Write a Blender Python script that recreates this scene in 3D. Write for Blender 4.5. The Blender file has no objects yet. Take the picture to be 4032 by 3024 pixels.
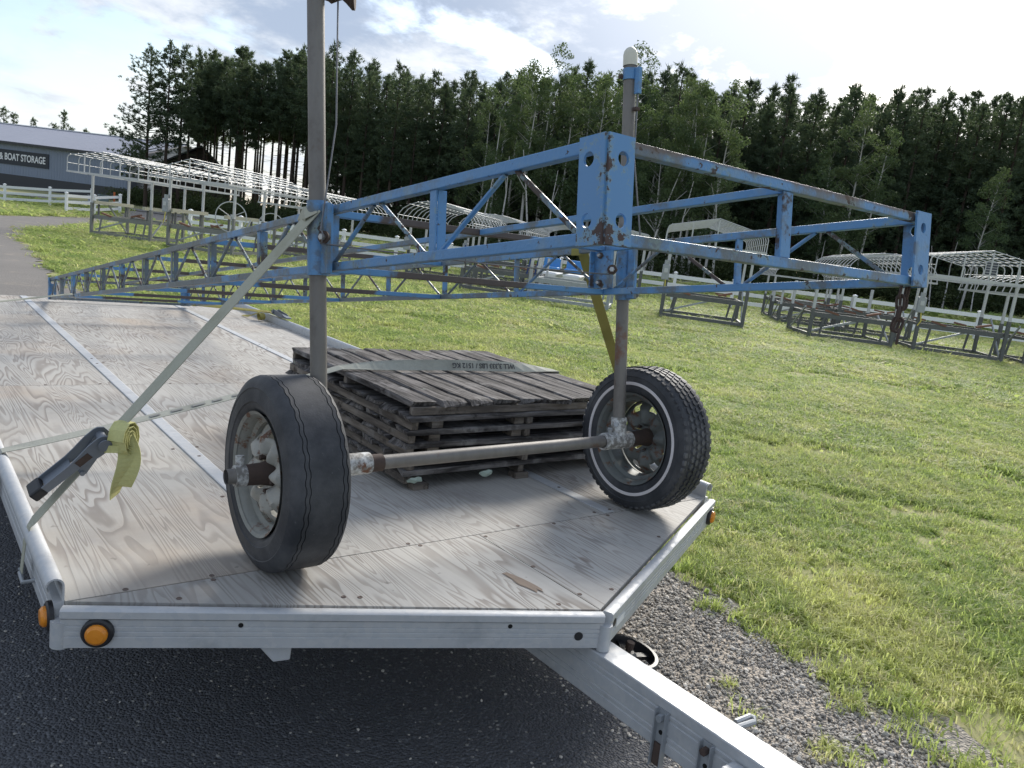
import bpy, bmesh, math, random
import numpy as np
from mathutils import Vector, Matrix
random.seed(7)
rng = np.random.default_rng(11)
sc = bpy.context.scene
col = sc.collection
R = math.radians
PI = math.pi
DZ = 0.55                                   # trailer deck height above the ground

# ------------------------------------------------------------------ camera, sky, sun, exposure
cam = bpy.data.cameras.new('camera')
cam_ob = bpy.data.objects.new('camera', cam)
col.objects.link(cam_ob)
sc.camera = cam_ob
cam.sensor_width = 36.0
cam.lens = 36.0 * 3102.6 / 4032.0
cam.clip_start = 0.05
cam.clip_end = 5000
CAM = Vector((-1.5094, -1.9634, 0.9625 + DZ))
rot = Matrix(((0.7808613, 0.6245922, 0.0118404), (-0.6121595, 0.7612638, 0.2138647), (0.1245646, -0.1742469, 0.9767915)))
right, fwd, up = rot.col[0], rot.col[1], rot.col[2]
m = Matrix((right, up, -fwd)).transposed().to_4x4()
m.translation = CAM
cam_ob.matrix_world = m

SUN_AZ = math.atan2(0.50, 0.866)            # direction towards the sun, measured from +X
SUN_EL = R(31)
world = bpy.data.worlds.new('World')
sc.world = world
world.use_nodes = True


class NT:
    """small helper round a node tree"""
    def __init__(s, tree):
        s.t = tree
        s.n = tree.nodes
        s.l = tree.links

    def new(s, kind, **kw):
        nd = s.n.new(kind)
        for k, v in kw.items():
            setattr(nd, k, v)
        return nd

    def put(s, sock, v):
        if v is None:
            return
        if hasattr(v, 'is_linked') or isinstance(v, bpy.types.NodeSocket):
            s.l.new(v, sock)
        elif isinstance(v, (tuple, list)) and len(v) == 3 and sock.type == 'RGBA':
            sock.default_value = (*v, 1)
        else:
            sock.default_value = v

    def math(s, op, a, b=None, clamp=False):
        nd = s.new('ShaderNodeMath', operation=op, use_clamp=clamp)
        s.put(nd.inputs[0], a)
        s.put(nd.inputs[1], b)
        return nd.outputs[0]

    def vmul(s, v, k):
        nd = s.new('ShaderNodeVectorMath', operation='MULTIPLY')
        s.put(nd.inputs[0], v)
        nd.inputs[1].default_value = k
        return nd.outputs[0]

    def vadd(s, v, k):
        nd = s.new('ShaderNodeVectorMath', operation='ADD')
        s.put(nd.inputs[0], v)
        s.put(nd.inputs[1], k)
        return nd.outputs[0]

    def noise(s, v, scale, detail=4, rough=.55, dist=0.0):
        nd = s.new('ShaderNodeTexNoise')
        s.put(nd.inputs['Vector'], v)
        nd.inputs['Scale'].default_value = scale
        nd.inputs['Detail'].default_value = detail
        nd.inputs['Roughness'].default_value = rough
        nd.inputs['Distortion'].default_value = dist
        return nd.outputs['Fac']

    def voro(s, v, scale, out='Color', feature='F1'):
        nd = s.new('ShaderNodeTexVoronoi', feature=feature)
        s.put(nd.inputs['Vector'], v)
        nd.inputs['Scale'].default_value = scale
        return nd.outputs[out]

    def ramp(s, fac, lo, hi, a=0.0, b=1.0):
        nd = s.new('ShaderNodeMapRange', interpolation_type='SMOOTHSTEP')
        s.put(nd.inputs['Value'], fac)
        nd.inputs['From Min'].default_value = lo
        nd.inputs['From Max'].default_value = hi
        nd.inputs['To Min'].default_value = a
        nd.inputs['To Max'].default_value = b
        return nd.outputs['Result']

    def mix(s, fac, a, b, mode='MIX'):
        nd = s.new('ShaderNodeMix', data_type='RGBA', blend_type=mode)
        s.put(nd.inputs[0], fac)
        s.put(nd.inputs[6], a)
        s.put(nd.inputs[7], b)
        return nd.outputs[2]

    def sep(s, v):
        nd = s.new('ShaderNodeSeparateXYZ')
        s.put(nd.inputs[0], v)
        return nd.outputs

    def comb(s, x, y, z):
        nd = s.new('ShaderNodeCombineXYZ')
        s.put(nd.inputs[0], x)
        s.put(nd.inputs[1], y)
        s.put(nd.inputs[2], z)
        return nd.outputs[0]

    def bump(s, h, strength=.3, dist=.01):
        nd = s.new('ShaderNodeBump')
        s.put(nd.inputs['Height'], h)
        nd.inputs['Strength'].default_value = strength
        nd.inputs['Distance'].default_value = dist
        return nd.outputs[0]


# sky: Nishita sky with broken cloud
W = NT(world.node_tree)
W.n.clear()
sky = W.new('ShaderNodeTexSky', sky_type='NISHITA')
sky.sun_disc = False
sky.sun_elevation = SUN_EL
sky.sun_rotation = PI / 2 - SUN_AZ
sky.air_density = 1.0
sky.dust_density = 1.2
sky.ozone_density = 1.0
bg_sky = W.new('ShaderNodeBackground')
W.l.new(sky.outputs[0], bg_sky.inputs[0])
bg_sky.inputs[1].default_value = 0.066
tc = W.new('ShaderNodeTexCoord')
dx, dy, dz = W.sep(tc.outputs['Generated'])
den = W.math('MAXIMUM', W.math('ADD', dz, 0.22), 0.08)
cu = W.math('DIVIDE', dx, den)
cv = W.math('DIVIDE', dy, den)
cp = W.comb(W.math('ADD', cu, 12.3), W.math('ADD', cv, 9.1), 0.3)
big = W.noise(cp, 1.0, 2, .5)
n1 = W.noise(cp, 2.8, 8, .60, .25)
cl = W.math('ADD', W.math('MULTIPLY', n1, 0.75), W.math('MULTIPLY', big, 0.42))
sunv = (math.cos(SUN_EL) * math.cos(SUN_AZ), math.cos(SUN_EL) * math.sin(SUN_AZ), math.sin(SUN_EL))
dt = W.new('ShaderNodeVectorMath', operation='DOT_PRODUCT')
W.l.new(tc.outputs['Generated'], dt.inputs[0])
dt.inputs[1].default_value = sunv
glow = W.ramp(dt.outputs['Value'], 0.86, 0.99)
cover = W.ramp(W.math('ADD', cl, W.math('MULTIPLY', glow, 0.05)), 0.50, 0.62)
thick = W.ramp(W.math('ADD', W.math('MULTIPLY', big, .55), W.math('MULTIPLY', W.noise(cp, 3.6, 7, .6, .2), .5)), 0.44, 0.60)
ccol = W.mix(thick, (0.47, 0.49, 0.52), (0.215, 0.26, 0.34))
ccol = W.mix(glow, ccol, W.mix(thick, (1.2, 1.17, 1.12), (0.44, 0.475, 0.54)))
# haze low over the horizon
low = W.ramp(dz, .02, .20, .85, 0)
ccol = W.mix(low, ccol, W.mix(glow, (0.47, 0.49, 0.51), (0.80, 0.80, 0.78)))
cover = W.math('MAXIMUM', cover, low)
bg_cl = W.new('ShaderNodeBackground')
W.put(bg_cl.inputs[0], ccol)
bg_cl.inputs[1].default_value = 0.75
mx = W.new('ShaderNodeMixShader')
W.put(mx.inputs[0], W.math('MULTIPLY', W.math('MULTIPLY', cover, 0.94), W.ramp(dz, -.02, .03)))
W.l.new(bg_sky.outputs[0], mx.inputs[1])
W.l.new(bg_cl.outputs[0], mx.inputs[2])
wo = W.new('ShaderNodeOutputWorld')
W.l.new(mx.outputs[0], wo.inputs[0])

sun = bpy.data.lights.new('sun', 'SUN')
sun.energy = 1.9
sun.angle = R(18)
sun.color = (1.0, 0.95, 0.87)
sun_ob = bpy.data.objects.new('sun', sun)
col.objects.link(sun_ob)
sun_ob.rotation_euler = (-Vector(sunv)).to_track_quat('-Z', 'Y').to_euler()

sc.view_settings.view_transform = 'Standard'
sc.view_settings.look = 'None'
sc.view_settings.gamma = 1
sc.view_settings.use_curve_mapping = False
sc.view_settings.exposure = 1.48
sc.render.engine = 'CYCLES'
sc.cycles.max_bounces = 8
sc.cycles.transparent_max_bounces = 8
sc.cycles.use_denoising = True

# ------------------------------------------------------------------ materials
MATS = {}


def material(name, fn):
    mt = bpy.data.materials.new(name)
    mt.use_nodes = True
    t = NT(mt.node_tree)
    t.n.clear()
    out = t.new('ShaderNodeOutputMaterial')
    p = t.new('ShaderNodeBsdfPrincipled')
    c = t.new('ShaderNodeTexCoord')
    oi = t.new('ShaderNodeObjectInfo')
    geo = t.new('ShaderNodeNewGeometry')
    t.obj = c.outputs['Object']
    t.rnd = oi.outputs['Random']
    t.loc = oi.outputs['Location']
    t.pos = geo.outputs['Position']
    t.p = p
    t.out = out
    t.l.new(p.outputs[0], out.inputs[0])
    fn(t)
    MATS[name] = mt
    return mt


def setp(t, color=None, rough=None, metal=None, normal=None, spec=None):
    i = t.p.inputs
    t.put(i['Base Color'], color)
    t.put(i['Roughness'], rough)
    t.put(i['Metallic'], metal)
    if normal is not None:
        t.put(i['Normal'], normal)
    if spec is not None:
        t.put(i['Specular IOR Level'], spec)


def shifted(t, k=17.0):
    nd = t.new('ShaderNodeVectorMath', operation='ADD')
    t.put(nd.inputs[0], t.obj)
    t.put(nd.inputs[1], t.comb(t.math('MULTIPLY', t.rnd, k), t.math('MULTIPLY', t.rnd, k * 1.7), t.math('MULTIPLY', t.rnd, k * .6)))
    return nd.outputs[0]


def blue_fn(bias, crest=False):
    def fn(t):
        v = shifted(t, 3.0)
        rust = t.ramp(t.noise(v, 13, 8, .66), .655 - bias, .685 - bias)
        chips = t.ramp(t.noise(v, 45, 4, .6), .67 - bias * .5, .69 - bias * .5)
        along = t.ramp(t.sep(t.obj)[1], .2, 3.0, -.01, .15)
        alg = t.ramp(t.math('ADD', t.noise(v, 5, 8, .7), along), .51 - bias, .66 - bias)
        base = t.mix(t.noise(v, 4, 3), (0.082, 0.222, 0.445), (0.118, 0.285, 0.515))
        fade = t.mix(t.ramp(t.noise(v, 14, 4), .5, .8), base, (0.22, 0.36, 0.50))
        c = t.mix(t.math('MULTIPLY', alg, .80), fade, t.mix(t.noise(v, 40, 4), (0.085, 0.085, 0.065), (0.165, 0.155, 0.105)))
        halo = t.ramp(t.noise(v, 13, 8, .66), .60 - bias, .655 - bias)
        c = t.mix(t.math('MULTIPLY', halo, .6), c, (0.22, 0.30, 0.27))
        rc = t.mix(t.noise(v, 30, 4), (0.050, 0.040, 0.040), (0.11, 0.080, 0.066))
        pn = t.new('ShaderNodeNewGeometry').outputs['Pointiness']
        edge = t.math('MULTIPLY', t.ramp(pn, .55, .64), t.ramp(t.noise(v, 14, 6, .65), .53, .63))
        msk = t.math('MAXIMUM', t.math('MAXIMUM', rust, chips), edge)
        c = t.mix(msk, c, rc)
        if crest:
            zz = t.sep(t.obj)[2]
            loc = t.ramp(t.math('ADD', zz, t.math('MULTIPLY', t.math('SUBTRACT', t.noise(v, 5, 6, .6), .52), .035)), H_TOP - .012, H_TOP - .002)
            c = t.mix(t.math('MULTIPLY', loc, .9), c, t.mix(t.noise(v, 50, 4), (0.075, 0.058, 0.05), (0.19, 0.135, 0.10)))
        setp(t, c, t.mix(msk, (.42, .42, .42), (.85, .85, .85)), 0.0, t.bump(t.math('SUBTRACT', t.noise(v, 120, 3), t.math('MULTIPLY', msk, .8)), .35, .003))
    return fn


H_TOP = .1798


def corner_fn(xc):
    def fn(t):
        v = shifted(t, 3.0)
        x, y, z = t.sep(t.obj)
        near = t.ramp(t.math('ABSOLUTE', t.math('SUBTRACT', x, xc)), .0, .030, .115, 0)
        low = t.ramp(y, .0, .06, .10, 0)
        b_ = t.math('ADD', near, low)
        n_ = t.math('ADD', t.noise(v, 30, 9, .68), b_)
        rust = t.ramp(n_, .635, .665)
        halo = t.ramp(n_, .57, .63)
        base = t.mix(t.noise(v, 4, 3), (0.092, 0.235, 0.46), (0.13, 0.295, 0.53))
        c = t.mix(t.math('MULTIPLY', halo, .65), base, (0.23, 0.33, 0.34))
        c = t.mix(rust, c, t.mix(t.noise(v, 60, 4), (0.055, 0.043, 0.045), (0.115, 0.075, 0.062)))
        setp(t, c, t.mix(rust, (.42, .42, .42), (.85, .85, .85)), 0, t.bump(t.math('MULTIPLY', rust, -1.0), .3, .002))
    return fn


material('blue_corner_side', corner_fn(.0635))
material('blue_corner_end', corner_fn(.0))
material('blue_paint', blue_fn(0.0))
material('blue_paint_rusted', blue_fn(0.065))
material('blue_paint_worn', blue_fn(0.018))
material('end_rail_paint', blue_fn(0.075, True))
material('rod_rusted', blue_fn(0.15))


def bare_fn(t):
    v = shifted(t, 3.0)
    x = t.sep(t.obj)[0]
    mid = t.ramp(t.math('ADD', t.math('ABSOLUTE', t.math('SUBTRACT', x, .47)), t.math('MULTIPLY', t.noise(v, 9, 5), .22)), .36, .39, 1, 0)
    base = t.mix(t.noise(v, 4, 3), (0.082, 0.222, 0.445), (0.118, 0.285, 0.515))
    c = t.mix(t.ramp(t.noise(v, 6, 7, .7), .55, .7), base, (0.14, 0.15, 0.10))
    c = t.mix(mid, c, t.mix(t.noise(v, 25, 5), (0.055, 0.045, 0.045), (0.11, 0.085, 0.075)))
    setp(t, c, .6, 0, t.bump(t.noise(v, 90, 3), .2, .003))


material('blue_paint_bare_middle', bare_fn)


def ply_fn(t):
    v = shifted(t, 9.0)
    s = t.vmul(v, (5.2, .46, 1))
    g = t.noise(s, 1.35, 2.5, .52, .55)
    g2 = t.noise(t.vmul(v, (9, 2.0, 1)), 1.0, 2, .5, .3)
    ph = t.math('ADD', t.math('MULTIPLY', g, 24.0), t.math('MULTIPLY', g2, 1.6))
    fr = t.math('FRACT', ph)
    line = t.math('MULTIPLY', t.ramp(fr, .30, .80), t.ramp(fr, .88, 1.0, 1, 0))
    fine = t.noise(t.vmul(v, (160, 6, 1)), 1, 3)
    light = t.mix(t.noise(v, 2.2, 4), (0.50, 0.485, 0.455), (0.43, 0.41, 0.37))
    light = t.mix(t.ramp(t.noise(v, 1.2, 5), .5, .75), light, (0.43, 0.36, 0.29))
    light = t.mix(t.math('MULTIPLY', t.ramp(t.noise(v, 3.1, 6, .65), .52, .72), .55), light, (0.33, 0.31, 0.30))
    amt = t.math('MULTIPLY', line, t.ramp(t.noise(v, 1.6, 3), .3, .65, .25, .86))
    amt = t.math('MULTIPLY', amt, t.math('ADD', .72, t.math('MULTIPLY', t.rnd, .35)))
    c = t.mix(amt, light, (0.205, 0.175, 0.15))
    c = t.mix(t.math('MULTIPLY', fine, .28), c, (0.25, 0.235, 0.22))
    stain = t.ramp(t.noise(v, .9, 7, .68), .50, .66)
    c = t.mix(t.math('MULTIPLY', stain, .38), c, (0.235, 0.22, 0.205))
    spot = t.ramp(t.noise(v, 26, 3, .5), .70, .76)
    c = t.mix(t.math('MULTIPLY', spot, .5), c, (0.17, 0.155, 0.14))
    knot = t.ramp(t.voro(t.vmul(v, (2.4, 1.1, 1)), 1.6, 'Distance'), .035, .06, 1, 0)
    c = t.mix(t.math('MULTIPLY', knot, .7), c, (0.20, 0.155, 0.13))
    setp(t, c, .72, 0, t.bump(t.math('SUBTRACT', t.math('MULTIPLY', fine, .4), line), .25, .002), .3)


material('weathered_plywood', ply_fn)


def old_wood_fn(lo, hi, hi_amt):
    def fn(t):
        v = shifted(t, 13.0)
        st = t.noise(t.vmul(v, (55, 3.0, 30)), 1, 5, .65, .3)
        bl = t.noise(v, 7, 6, .65)
        c = t.mix(t.ramp(st, .35, .7), lo, hi)
        c = t.mix(t.math('MULTIPLY', t.ramp(bl, .5, .68), hi_amt), c, (0.30, 0.285, 0.275))
        c = t.mix(t.ramp(t.noise(v, 11, 6, .7), .56, .7), c, (0.028, 0.024, 0.022))
        c = t.mix(t.math('MULTIPLY', t.ramp(t.noise(v, 3.2, 8, .75), .63, .67), .8), c, (0.34, 0.40, 0.34))
        setp(t, c, .9, 0, t.bump(t.math('ADD', st, t.math('MULTIPLY', bl, .5)), .7, .006), .2)
    return fn


material('mossy_boards', old_wood_fn((0.030, 0.027, 0.026), (0.20, 0.185, 0.178), .6))
material('grey_stringers', old_wood_fn((0.075, 0.064, 0.055), (0.22, 0.19, 0.16), .35))


def alu_fn(base, var, rough, metal):
    def fn(t):
        v = shifted(t, 2.0)
        sp = t.voro(v, 60, 'Color')
        spx = t.sep(sp)[0]
        c = t.mix(t.math('MULTIPLY', spx, .5), base, var)
        c = t.mix(t.math('MULTIPLY', t.ramp(t.noise(v, 6, 7, .7), .5, .75), .5), c, tuple(x * .62 for x in base))
        setp(t, c, t.ramp(t.noise(v, 30, 4), .3, .7, rough - .1, rough + .12), metal, t.bump(t.noise(v, 200, 2), .08, .001))
    return fn


material('aluminium', alu_fn((0.47, 0.485, 0.50), (0.58, 0.57, 0.555), .58, .32))
material('pale_tube', alu_fn((0.50, 0.51, 0.52), (0.60, 0.60, 0.60), .5, .1))
material('galvanised', alu_fn((0.34, 0.36, 0.38), (0.46, 0.47, 0.48), .55, .45))
material('lift_grey', alu_fn((0.19, 0.195, 0.185), (0.28, 0.28, 0.265), .6, .2))
material('dark_steel', alu_fn((0.115, 0.12, 0.12), (0.18, 0.18, 0.175), .6, .25))


def pipe_fn(t):
    v = shifted(t, 5.0)
    c = t.mix(t.noise(t.vmul(v, (18, 18, 4)), 1, 6, .65), (0.125, 0.112, 0.102), (0.27, 0.255, 0.235))
    c = t.mix(t.math('MULTIPLY', t.ramp(t.noise(v, 8, 6, .7), .5, .72), .7), c, (0.115, 0.10, 0.09))
    c = t.mix(t.math('MULTIPLY', t.ramp(t.noise(v, 4, 7, .65), .60, .70), .8), c, (0.20, 0.085, 0.04))
    setp(t, c, .58, .35, t.bump(t.noise(v, 150, 3), .2, .002))


material('old_pipe', pipe_fn)


def casting_fn(t):
    v = shifted(t, 5.0)
    c = t.mix(t.ramp(t.noise(v, 38, 5, .7), .40, .62), (0.20, 0.19, 0.175), (0.60, 0.60, 0.59))
    c = t.mix(t.ramp(t.noise(v, 16, 5), .60, .68), c, (0.17, 0.075, 0.04))
    setp(t, c, .7, .1, t.bump(t.noise(v, 60, 4), .6, .004))


material('crusted_casting', casting_fn)


def rust_fn(t):
    v = shifted(t, 5.0)
    c = t.mix(t.noise(v, 30, 6, .7), (0.036, 0.029, 0.027), (0.115, 0.074, 0.057))
    setp(t, c, .85, .1, t.bump(t.noise(v, 70, 4), .5, .003))


material('rust', rust_fn)


def rim_fn(a, b):
    def fn(t):
        v = shifted(t, 5.0)
        c = t.mix(t.noise(v, 12, 6, .7), a, b)
        c = t.mix(t.ramp(t.noise(v, 18, 7, .7), .54, .64), c, t.mix(t.noise(v, 60, 3), (0.06, 0.035, 0.028), (0.22, 0.10, 0.05)))
        setp(t, c, .65, .15, t.bump(t.noise(v, 90, 4), .4, .003))
    return fn


material('rim_whitish', rim_fn((0.24, 0.235, 0.21), (0.52, 0.50, 0.45)))
material('rim_barrel', rim_fn((0.13, 0.135, 0.125), (0.33, 0.33, 0.30)))  # rusty, and darker than the disc: shade behind its slots put into the colour
material('rim_grey', rim_fn((0.085, 0.095, 0.095), (0.20, 0.21, 0.195)))


def rubber_fn(dust):
    def fn(t):
        v = shifted(t, 5.0)
        c = t.mix(t.math('MULTIPLY', t.ramp(t.noise(v, 6, 9, .62), .36, .80), dust), (0.026, 0.028, 0.033), (0.13, 0.13, 0.135))
        c = t.mix(t.math('MULTIPLY', t.ramp(t.noise(v, 120, 3), .66, .76), dust * .35), c, (0.20, 0.20, 0.20))
        setp(t, c, .66, 0, t.bump(t.noise(v, 160, 4), .3, .002), .45)
    return fn


material('tyre_rubber', rubber_fn(.6))
material('tyre_bald', rubber_fn(.72))
material('tyre_tread', rubber_fn(1.3))  # dust plus lit tone painted into the blocks, so the grooves look shaded


def flat_fn(c, rough=.5, metal=0.0, var=.15, scale=20):
    def fn(t):
        v = shifted(t, 4.0)
        cc = t.mix(t.noise(v, scale, 5), tuple(x * (1 - var) for x in c), tuple(min(1, x * (1 + var)) for x in c))
        setp(t, cc, rough, metal, t.bump(t.noise(v, scale * 6, 3), .12, .002))
    return fn


for nm, c, r_, mt_ in [('black_plastic', (.018, .018, .02), .45, 0), ('white_stripe', (.62, .58, .58), .6, 0),
                       ('cap_ivory', (.62, .60, .50), .5, 0), ('bolt_steel', (.42, .42, .42), .4, .8), ('cable_steel', (.16, .16, .165), .45, .7),
                       ('strap_yellow', (.44, .45, .20), .8, 0), ('strap_grey', (.32, .33, .27), .8, 0), ('strap_olive', (.26, .235, .075), .85, 0),
                       ('strap_faded', (.21, .21, .20), .85, 0), ('strap_print', (.06, .06, .065), .8, 0), ('ratchet_steel', (.19, .21, .24), .5, .4), ('white_vinyl', (.89, .90, .91), .45, 0),
                       ('house_brown', (.032, .027, .024), .9, 0), ('utility_green', (.16, .21, .20), .6, 0), ('marker_orange', (.55, .13, .03), .5, 0),
                       ('wall_dark', (.035, .038, .045), .6, 0), ('sign_dark', (.022, .028, .04), .6, 0), ('sign_white', (.75, .76, .78), .6, 0),
                       ('blue_plastic', (.06, .26, .60), .35, 0), ('guide_blue', (.02, .045, .16), .45, 0), ('cream_beam', (.46, .44, .34), .6, 0),
                       ('bunk_carpet', (.20, .10, .07), .9, 0), ('beacon_red', (.5, .08, .03), .4, 0), ('panel_blue', (.05, .06, .08), .25, 0),
                       ('lichen', (.36, .43, .37), .95, 0), ('bare_wood', (.25, .19, .145), .85, 0), ('paper_white', (.75, .75, .73), .7, 0),
                       ('hole_black', (.004, .004, .004), .9, 0), ('screw_steel', (.13, .095, .08), .6, .3), ('yellow_tag', (.65, .55, .08), .6, 0)]:
    material(nm, flat_fn(c, r_, mt_))


def amber_fn(t):
    setp(t, t.mix(t.noise(t.obj, 60, 3), (0.62, 0.20, 0.012), (0.80, 0.30, 0.03)), .28, 0)
    t.p.inputs['Subsurface Weight'].default_value = .15
    t.p.inputs['Subsurface Radius'].default_value = (.01, .005, .002)


material('amber_lens', amber_fn)


def web_fn(base, dark):
    def fn(t):
        v = t.obj
        rib = t.noise(t.vmul(v, (1, 1, 1)), 140, 2)
        c = t.mix(t.ramp(t.noise(v, 9, 5), .45, .75), base, dark)
        c = t.mix(t.math('MULTIPLY', rib, .4), c, tuple(x * .55 for x in base))
        setp(t, c, .85, 0, t.bump(rib, .5, .002), .2)
    return fn


material('webbing_pale', web_fn((0.45, 0.445, 0.355), (0.36, 0.35, 0.26)))
material('webbing_yellow', web_fn((0.62, 0.60, 0.27), (0.42, 0.40, 0.14)))
material('webbing_grey', web_fn((0.43, 0.43, 0.37), (0.30, 0.30, 0.26)))
material('webbing_olive', web_fn((0.33, 0.29, 0.09), (0.22, 0.19, 0.06)))


def soil_fn(t):
    v = t.pos
    a = t.noise(v, .35, 6, .6)
    b = t.noise(v, 3.0, 7, .7)
    c = t.mix(t.ramp(a, .35, .65), (0.25, 0.26, 0.12), (0.36, 0.34, 0.18))
    c = t.mix(t.ramp(b, .50, .72), c, (0.34, 0.32, 0.17))
    c = t.mix(t.ramp(t.noise(v, .9, 6, .65), .62, .72), c, (0.27, 0.235, 0.16))
    setp(t, c, .95, 0, t.bump(t.noise(v, 40, 6, .7), .3, .008), .1)


material('lawn_soil', soil_fn)


def asphalt_fn(t):
    v = t.pos
    cells = t.new('ShaderNodeTexVoronoi', feature='F1')
    t.put(cells.inputs['Vector'], v)
    cells.inputs['Scale'].default_value = 110
    k = t.sep(cells.outputs['Color'])
    cells2 = t.new('ShaderNodeTexVoronoi', feature='F1')
    t.put(cells2.inputs['Vector'], v)
    cells2.inputs['Scale'].default_value = 55
    k2 = t.sep(cells2.outputs['Color'])
    c = t.mix(t.noise(v, 1.1, 6, .6), (0.072, 0.075, 0.085), (0.118, 0.120, 0.130))
    c = t.mix(t.ramp(k[0], .75, .98, 0, .6), c, (0.19, 0.195, 0.21))
    c = t.mix(t.math('MULTIPLY', t.ramp(k2[1], .86, .90), t.ramp(cells2.outputs['Distance'], .25, .4, 1, 0)), c, t.mix(k2[2], (0.22, 0.215, 0.21), (0.44, 0.42, 0.38)))
    h = t.math('ADD', t.math('MULTIPLY', cells.outputs['Distance'], -1.0), t.math('MULTIPLY', t.noise(v, 160, 4), .6))
    setp(t, c, .78, 0, t.bump(h, .9, .012), .4)


material('asphalt', asphalt_fn)


def gravel_fn(t):
    v = t.pos
    cells = t.new('ShaderNodeTexVoronoi', feature='F1')
    t.put(cells.inputs['Vector'], v)
    cells.inputs['Scale'].default_value = 75
    k = t.sep(cells.outputs['Color'])
    c = t.mix(k[0], (0.17, 0.155, 0.14), (0.42, 0.38, 0.33))
    c = t.mix(t.ramp(t.noise(v, 2.2, 6, .65), .45, .62), c, (0.46, 0.40, 0.33))
    setp(t, c, .9, 0, t.bump(t.math('MULTIPLY', cells.outputs['Distance'], -1.0), .9, .012), .3)


material('gravel_bed', gravel_fn)


def drive_fn(t):
    v = t.pos
    c = t.mix(t.noise(v, .5, 7, .65), (0.15, 0.14, 0.13), (0.27, 0.25, 0.23))
    c = t.mix(t.ramp(t.noise(v, .8, 6, .7), .55, .7), c, (0.31, 0.275, 0.23))
    c = t.mix(t.math('MULTIPLY', t.noise(v, 25, 4), .3), c, (0.09, 0.086, 0.082))
    setp(t, c, .9, 0, t.bump(t.noise(v, 30, 5), .5, .02), .2)


material('gravel_road', drive_fn)


def inst_rnd(t):
    wn = t.new('ShaderNodeTexWhiteNoise', noise_dimensions='3D')
    t.put(wn.inputs['Vector'], t.vmul(t.loc, (37.1, 41.3, 11.7)))
    return wn.outputs['Value']


def pebble_fn(t):
    t.rnd = inst_rnd(t)
    c = t.mix(t.rnd, (0.17, 0.16, 0.15), (0.58, 0.54, 0.48))
    c = t.mix(t.ramp(t.math('FRACT', t.math('MULTIPLY', t.rnd, 7.31)), .80, .92), c, (0.72, 0.66, 0.58))
    setp(t, c, .75, 0, t.bump(t.noise(t.obj, 3, 3), .3, .1), .3)


material('pebble', pebble_fn)


def leafy(cols, trans, noise_scale=.5, by_pos=True, tcol=None):
    def fn(t):
        v = t.pos if by_pos else t.obj
        t.rnd = inst_rnd(t)
        c = t.mix(t.rnd, cols[0], cols[1])
        c = t.mix(t.ramp(t.noise(v, noise_scale, 5, .65), .42, .68), c, cols[2])
        if len(cols) > 3:
            c = t.mix(t.ramp(t.math('FRACT', t.math('MULTIPLY', t.rnd, 13.7)), .80, .86), c, cols[3])
        setp(t, c, .6, 0, None, .25)
        tr = t.new('ShaderNodeBsdfTranslucent')
        tc_ = t.mix(.5, c, tcol) if tcol else c
        t.put(tr.inputs[0], tc_)
        mxs = t.new('ShaderNodeMixShader')
        mxs.inputs[0].default_value = trans
        t.l.new(t.p.outputs[0], mxs.inputs[1])
        t.l.new(tr.outputs[0], mxs.inputs[2])
        t.l.new(mxs.outputs[0], t.out.inputs[0])
    return fn


material('grass_blades', leafy([(0.14, 0.245, 0.058), (0.38, 0.46, 0.155), (0.55, 0.545, 0.24), (0.62, 0.55, 0.34)], .55, .7, True, (0.58, 0.69, 0.20)))
material('pine_needles', leafy([(0.056, 0.086, 0.054), (0.080, 0.114, 0.068), (0.092, 0.128, 0.070)], .40, .35, True, (0.14, 0.19, 0.07)))
material('aspen_leaves', leafy([(0.075, 0.12, 0.062), (0.11, 0.155, 0.078), (0.135, 0.175, 0.08)], .45, .5, True, (0.14, 0.20, 0.04)))
material('bush_leaves', leafy([(0.034, 0.056, 0.022), (0.06, 0.082, 0.032), (0.065, 0.078, 0.030)], .35, .5, True, (0.07, 0.10, 0.02)))


def bark_fn(t):
    v = t.pos
    c = t.mix(t.noise(t.vmul(v, (9, 9, 2)), 1, 5, .7), (0.030, 0.024, 0.021), (0.095, 0.072, 0.058))
    setp(t, c, .95, 0, t.bump(t.noise(t.vmul(v, (14, 14, 4)), 1, 4), .6, .03), .1)


material('pine_bark', bark_fn)


def birch_fn(t):
    v = t.pos
    dark = t.ramp(t.noise(t.vmul(v, (3, 3, 5)), 1, 5, .6), .60, .66)
    c = t.mix(t.noise(v, 4, 4), (0.36, 0.35, 0.33), (0.58, 0.56, 0.53))
    c = t.mix(dark, c, (0.05, 0.045, 0.04))
    setp(t, c, .8, 0)


material('birch_bark', birch_fn)


def siding_fn(base, sc_, amt):
    def fn(t):
        v = t.obj
        x = t.sep(v)[0]
        rib = t.ramp(t.math('ABSOLUTE', t.math('SUBTRACT', t.math('FRACT', t.math('MULTIPLY', x, sc_)), .5)), .30, .42)
        c = t.mix(t.noise(v, .4, 3), tuple(k * .92 for k in base), base)
        setp(t, c, .5, .1, t.bump(rib, amt, .05))
    return fn


material('blue_siding', siding_fn((0.20, 0.24, 0.32), 3.3, .7))
material('grey_roofing', siding_fn((0.33, 0.335, 0.385), 1.1, .4))


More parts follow.
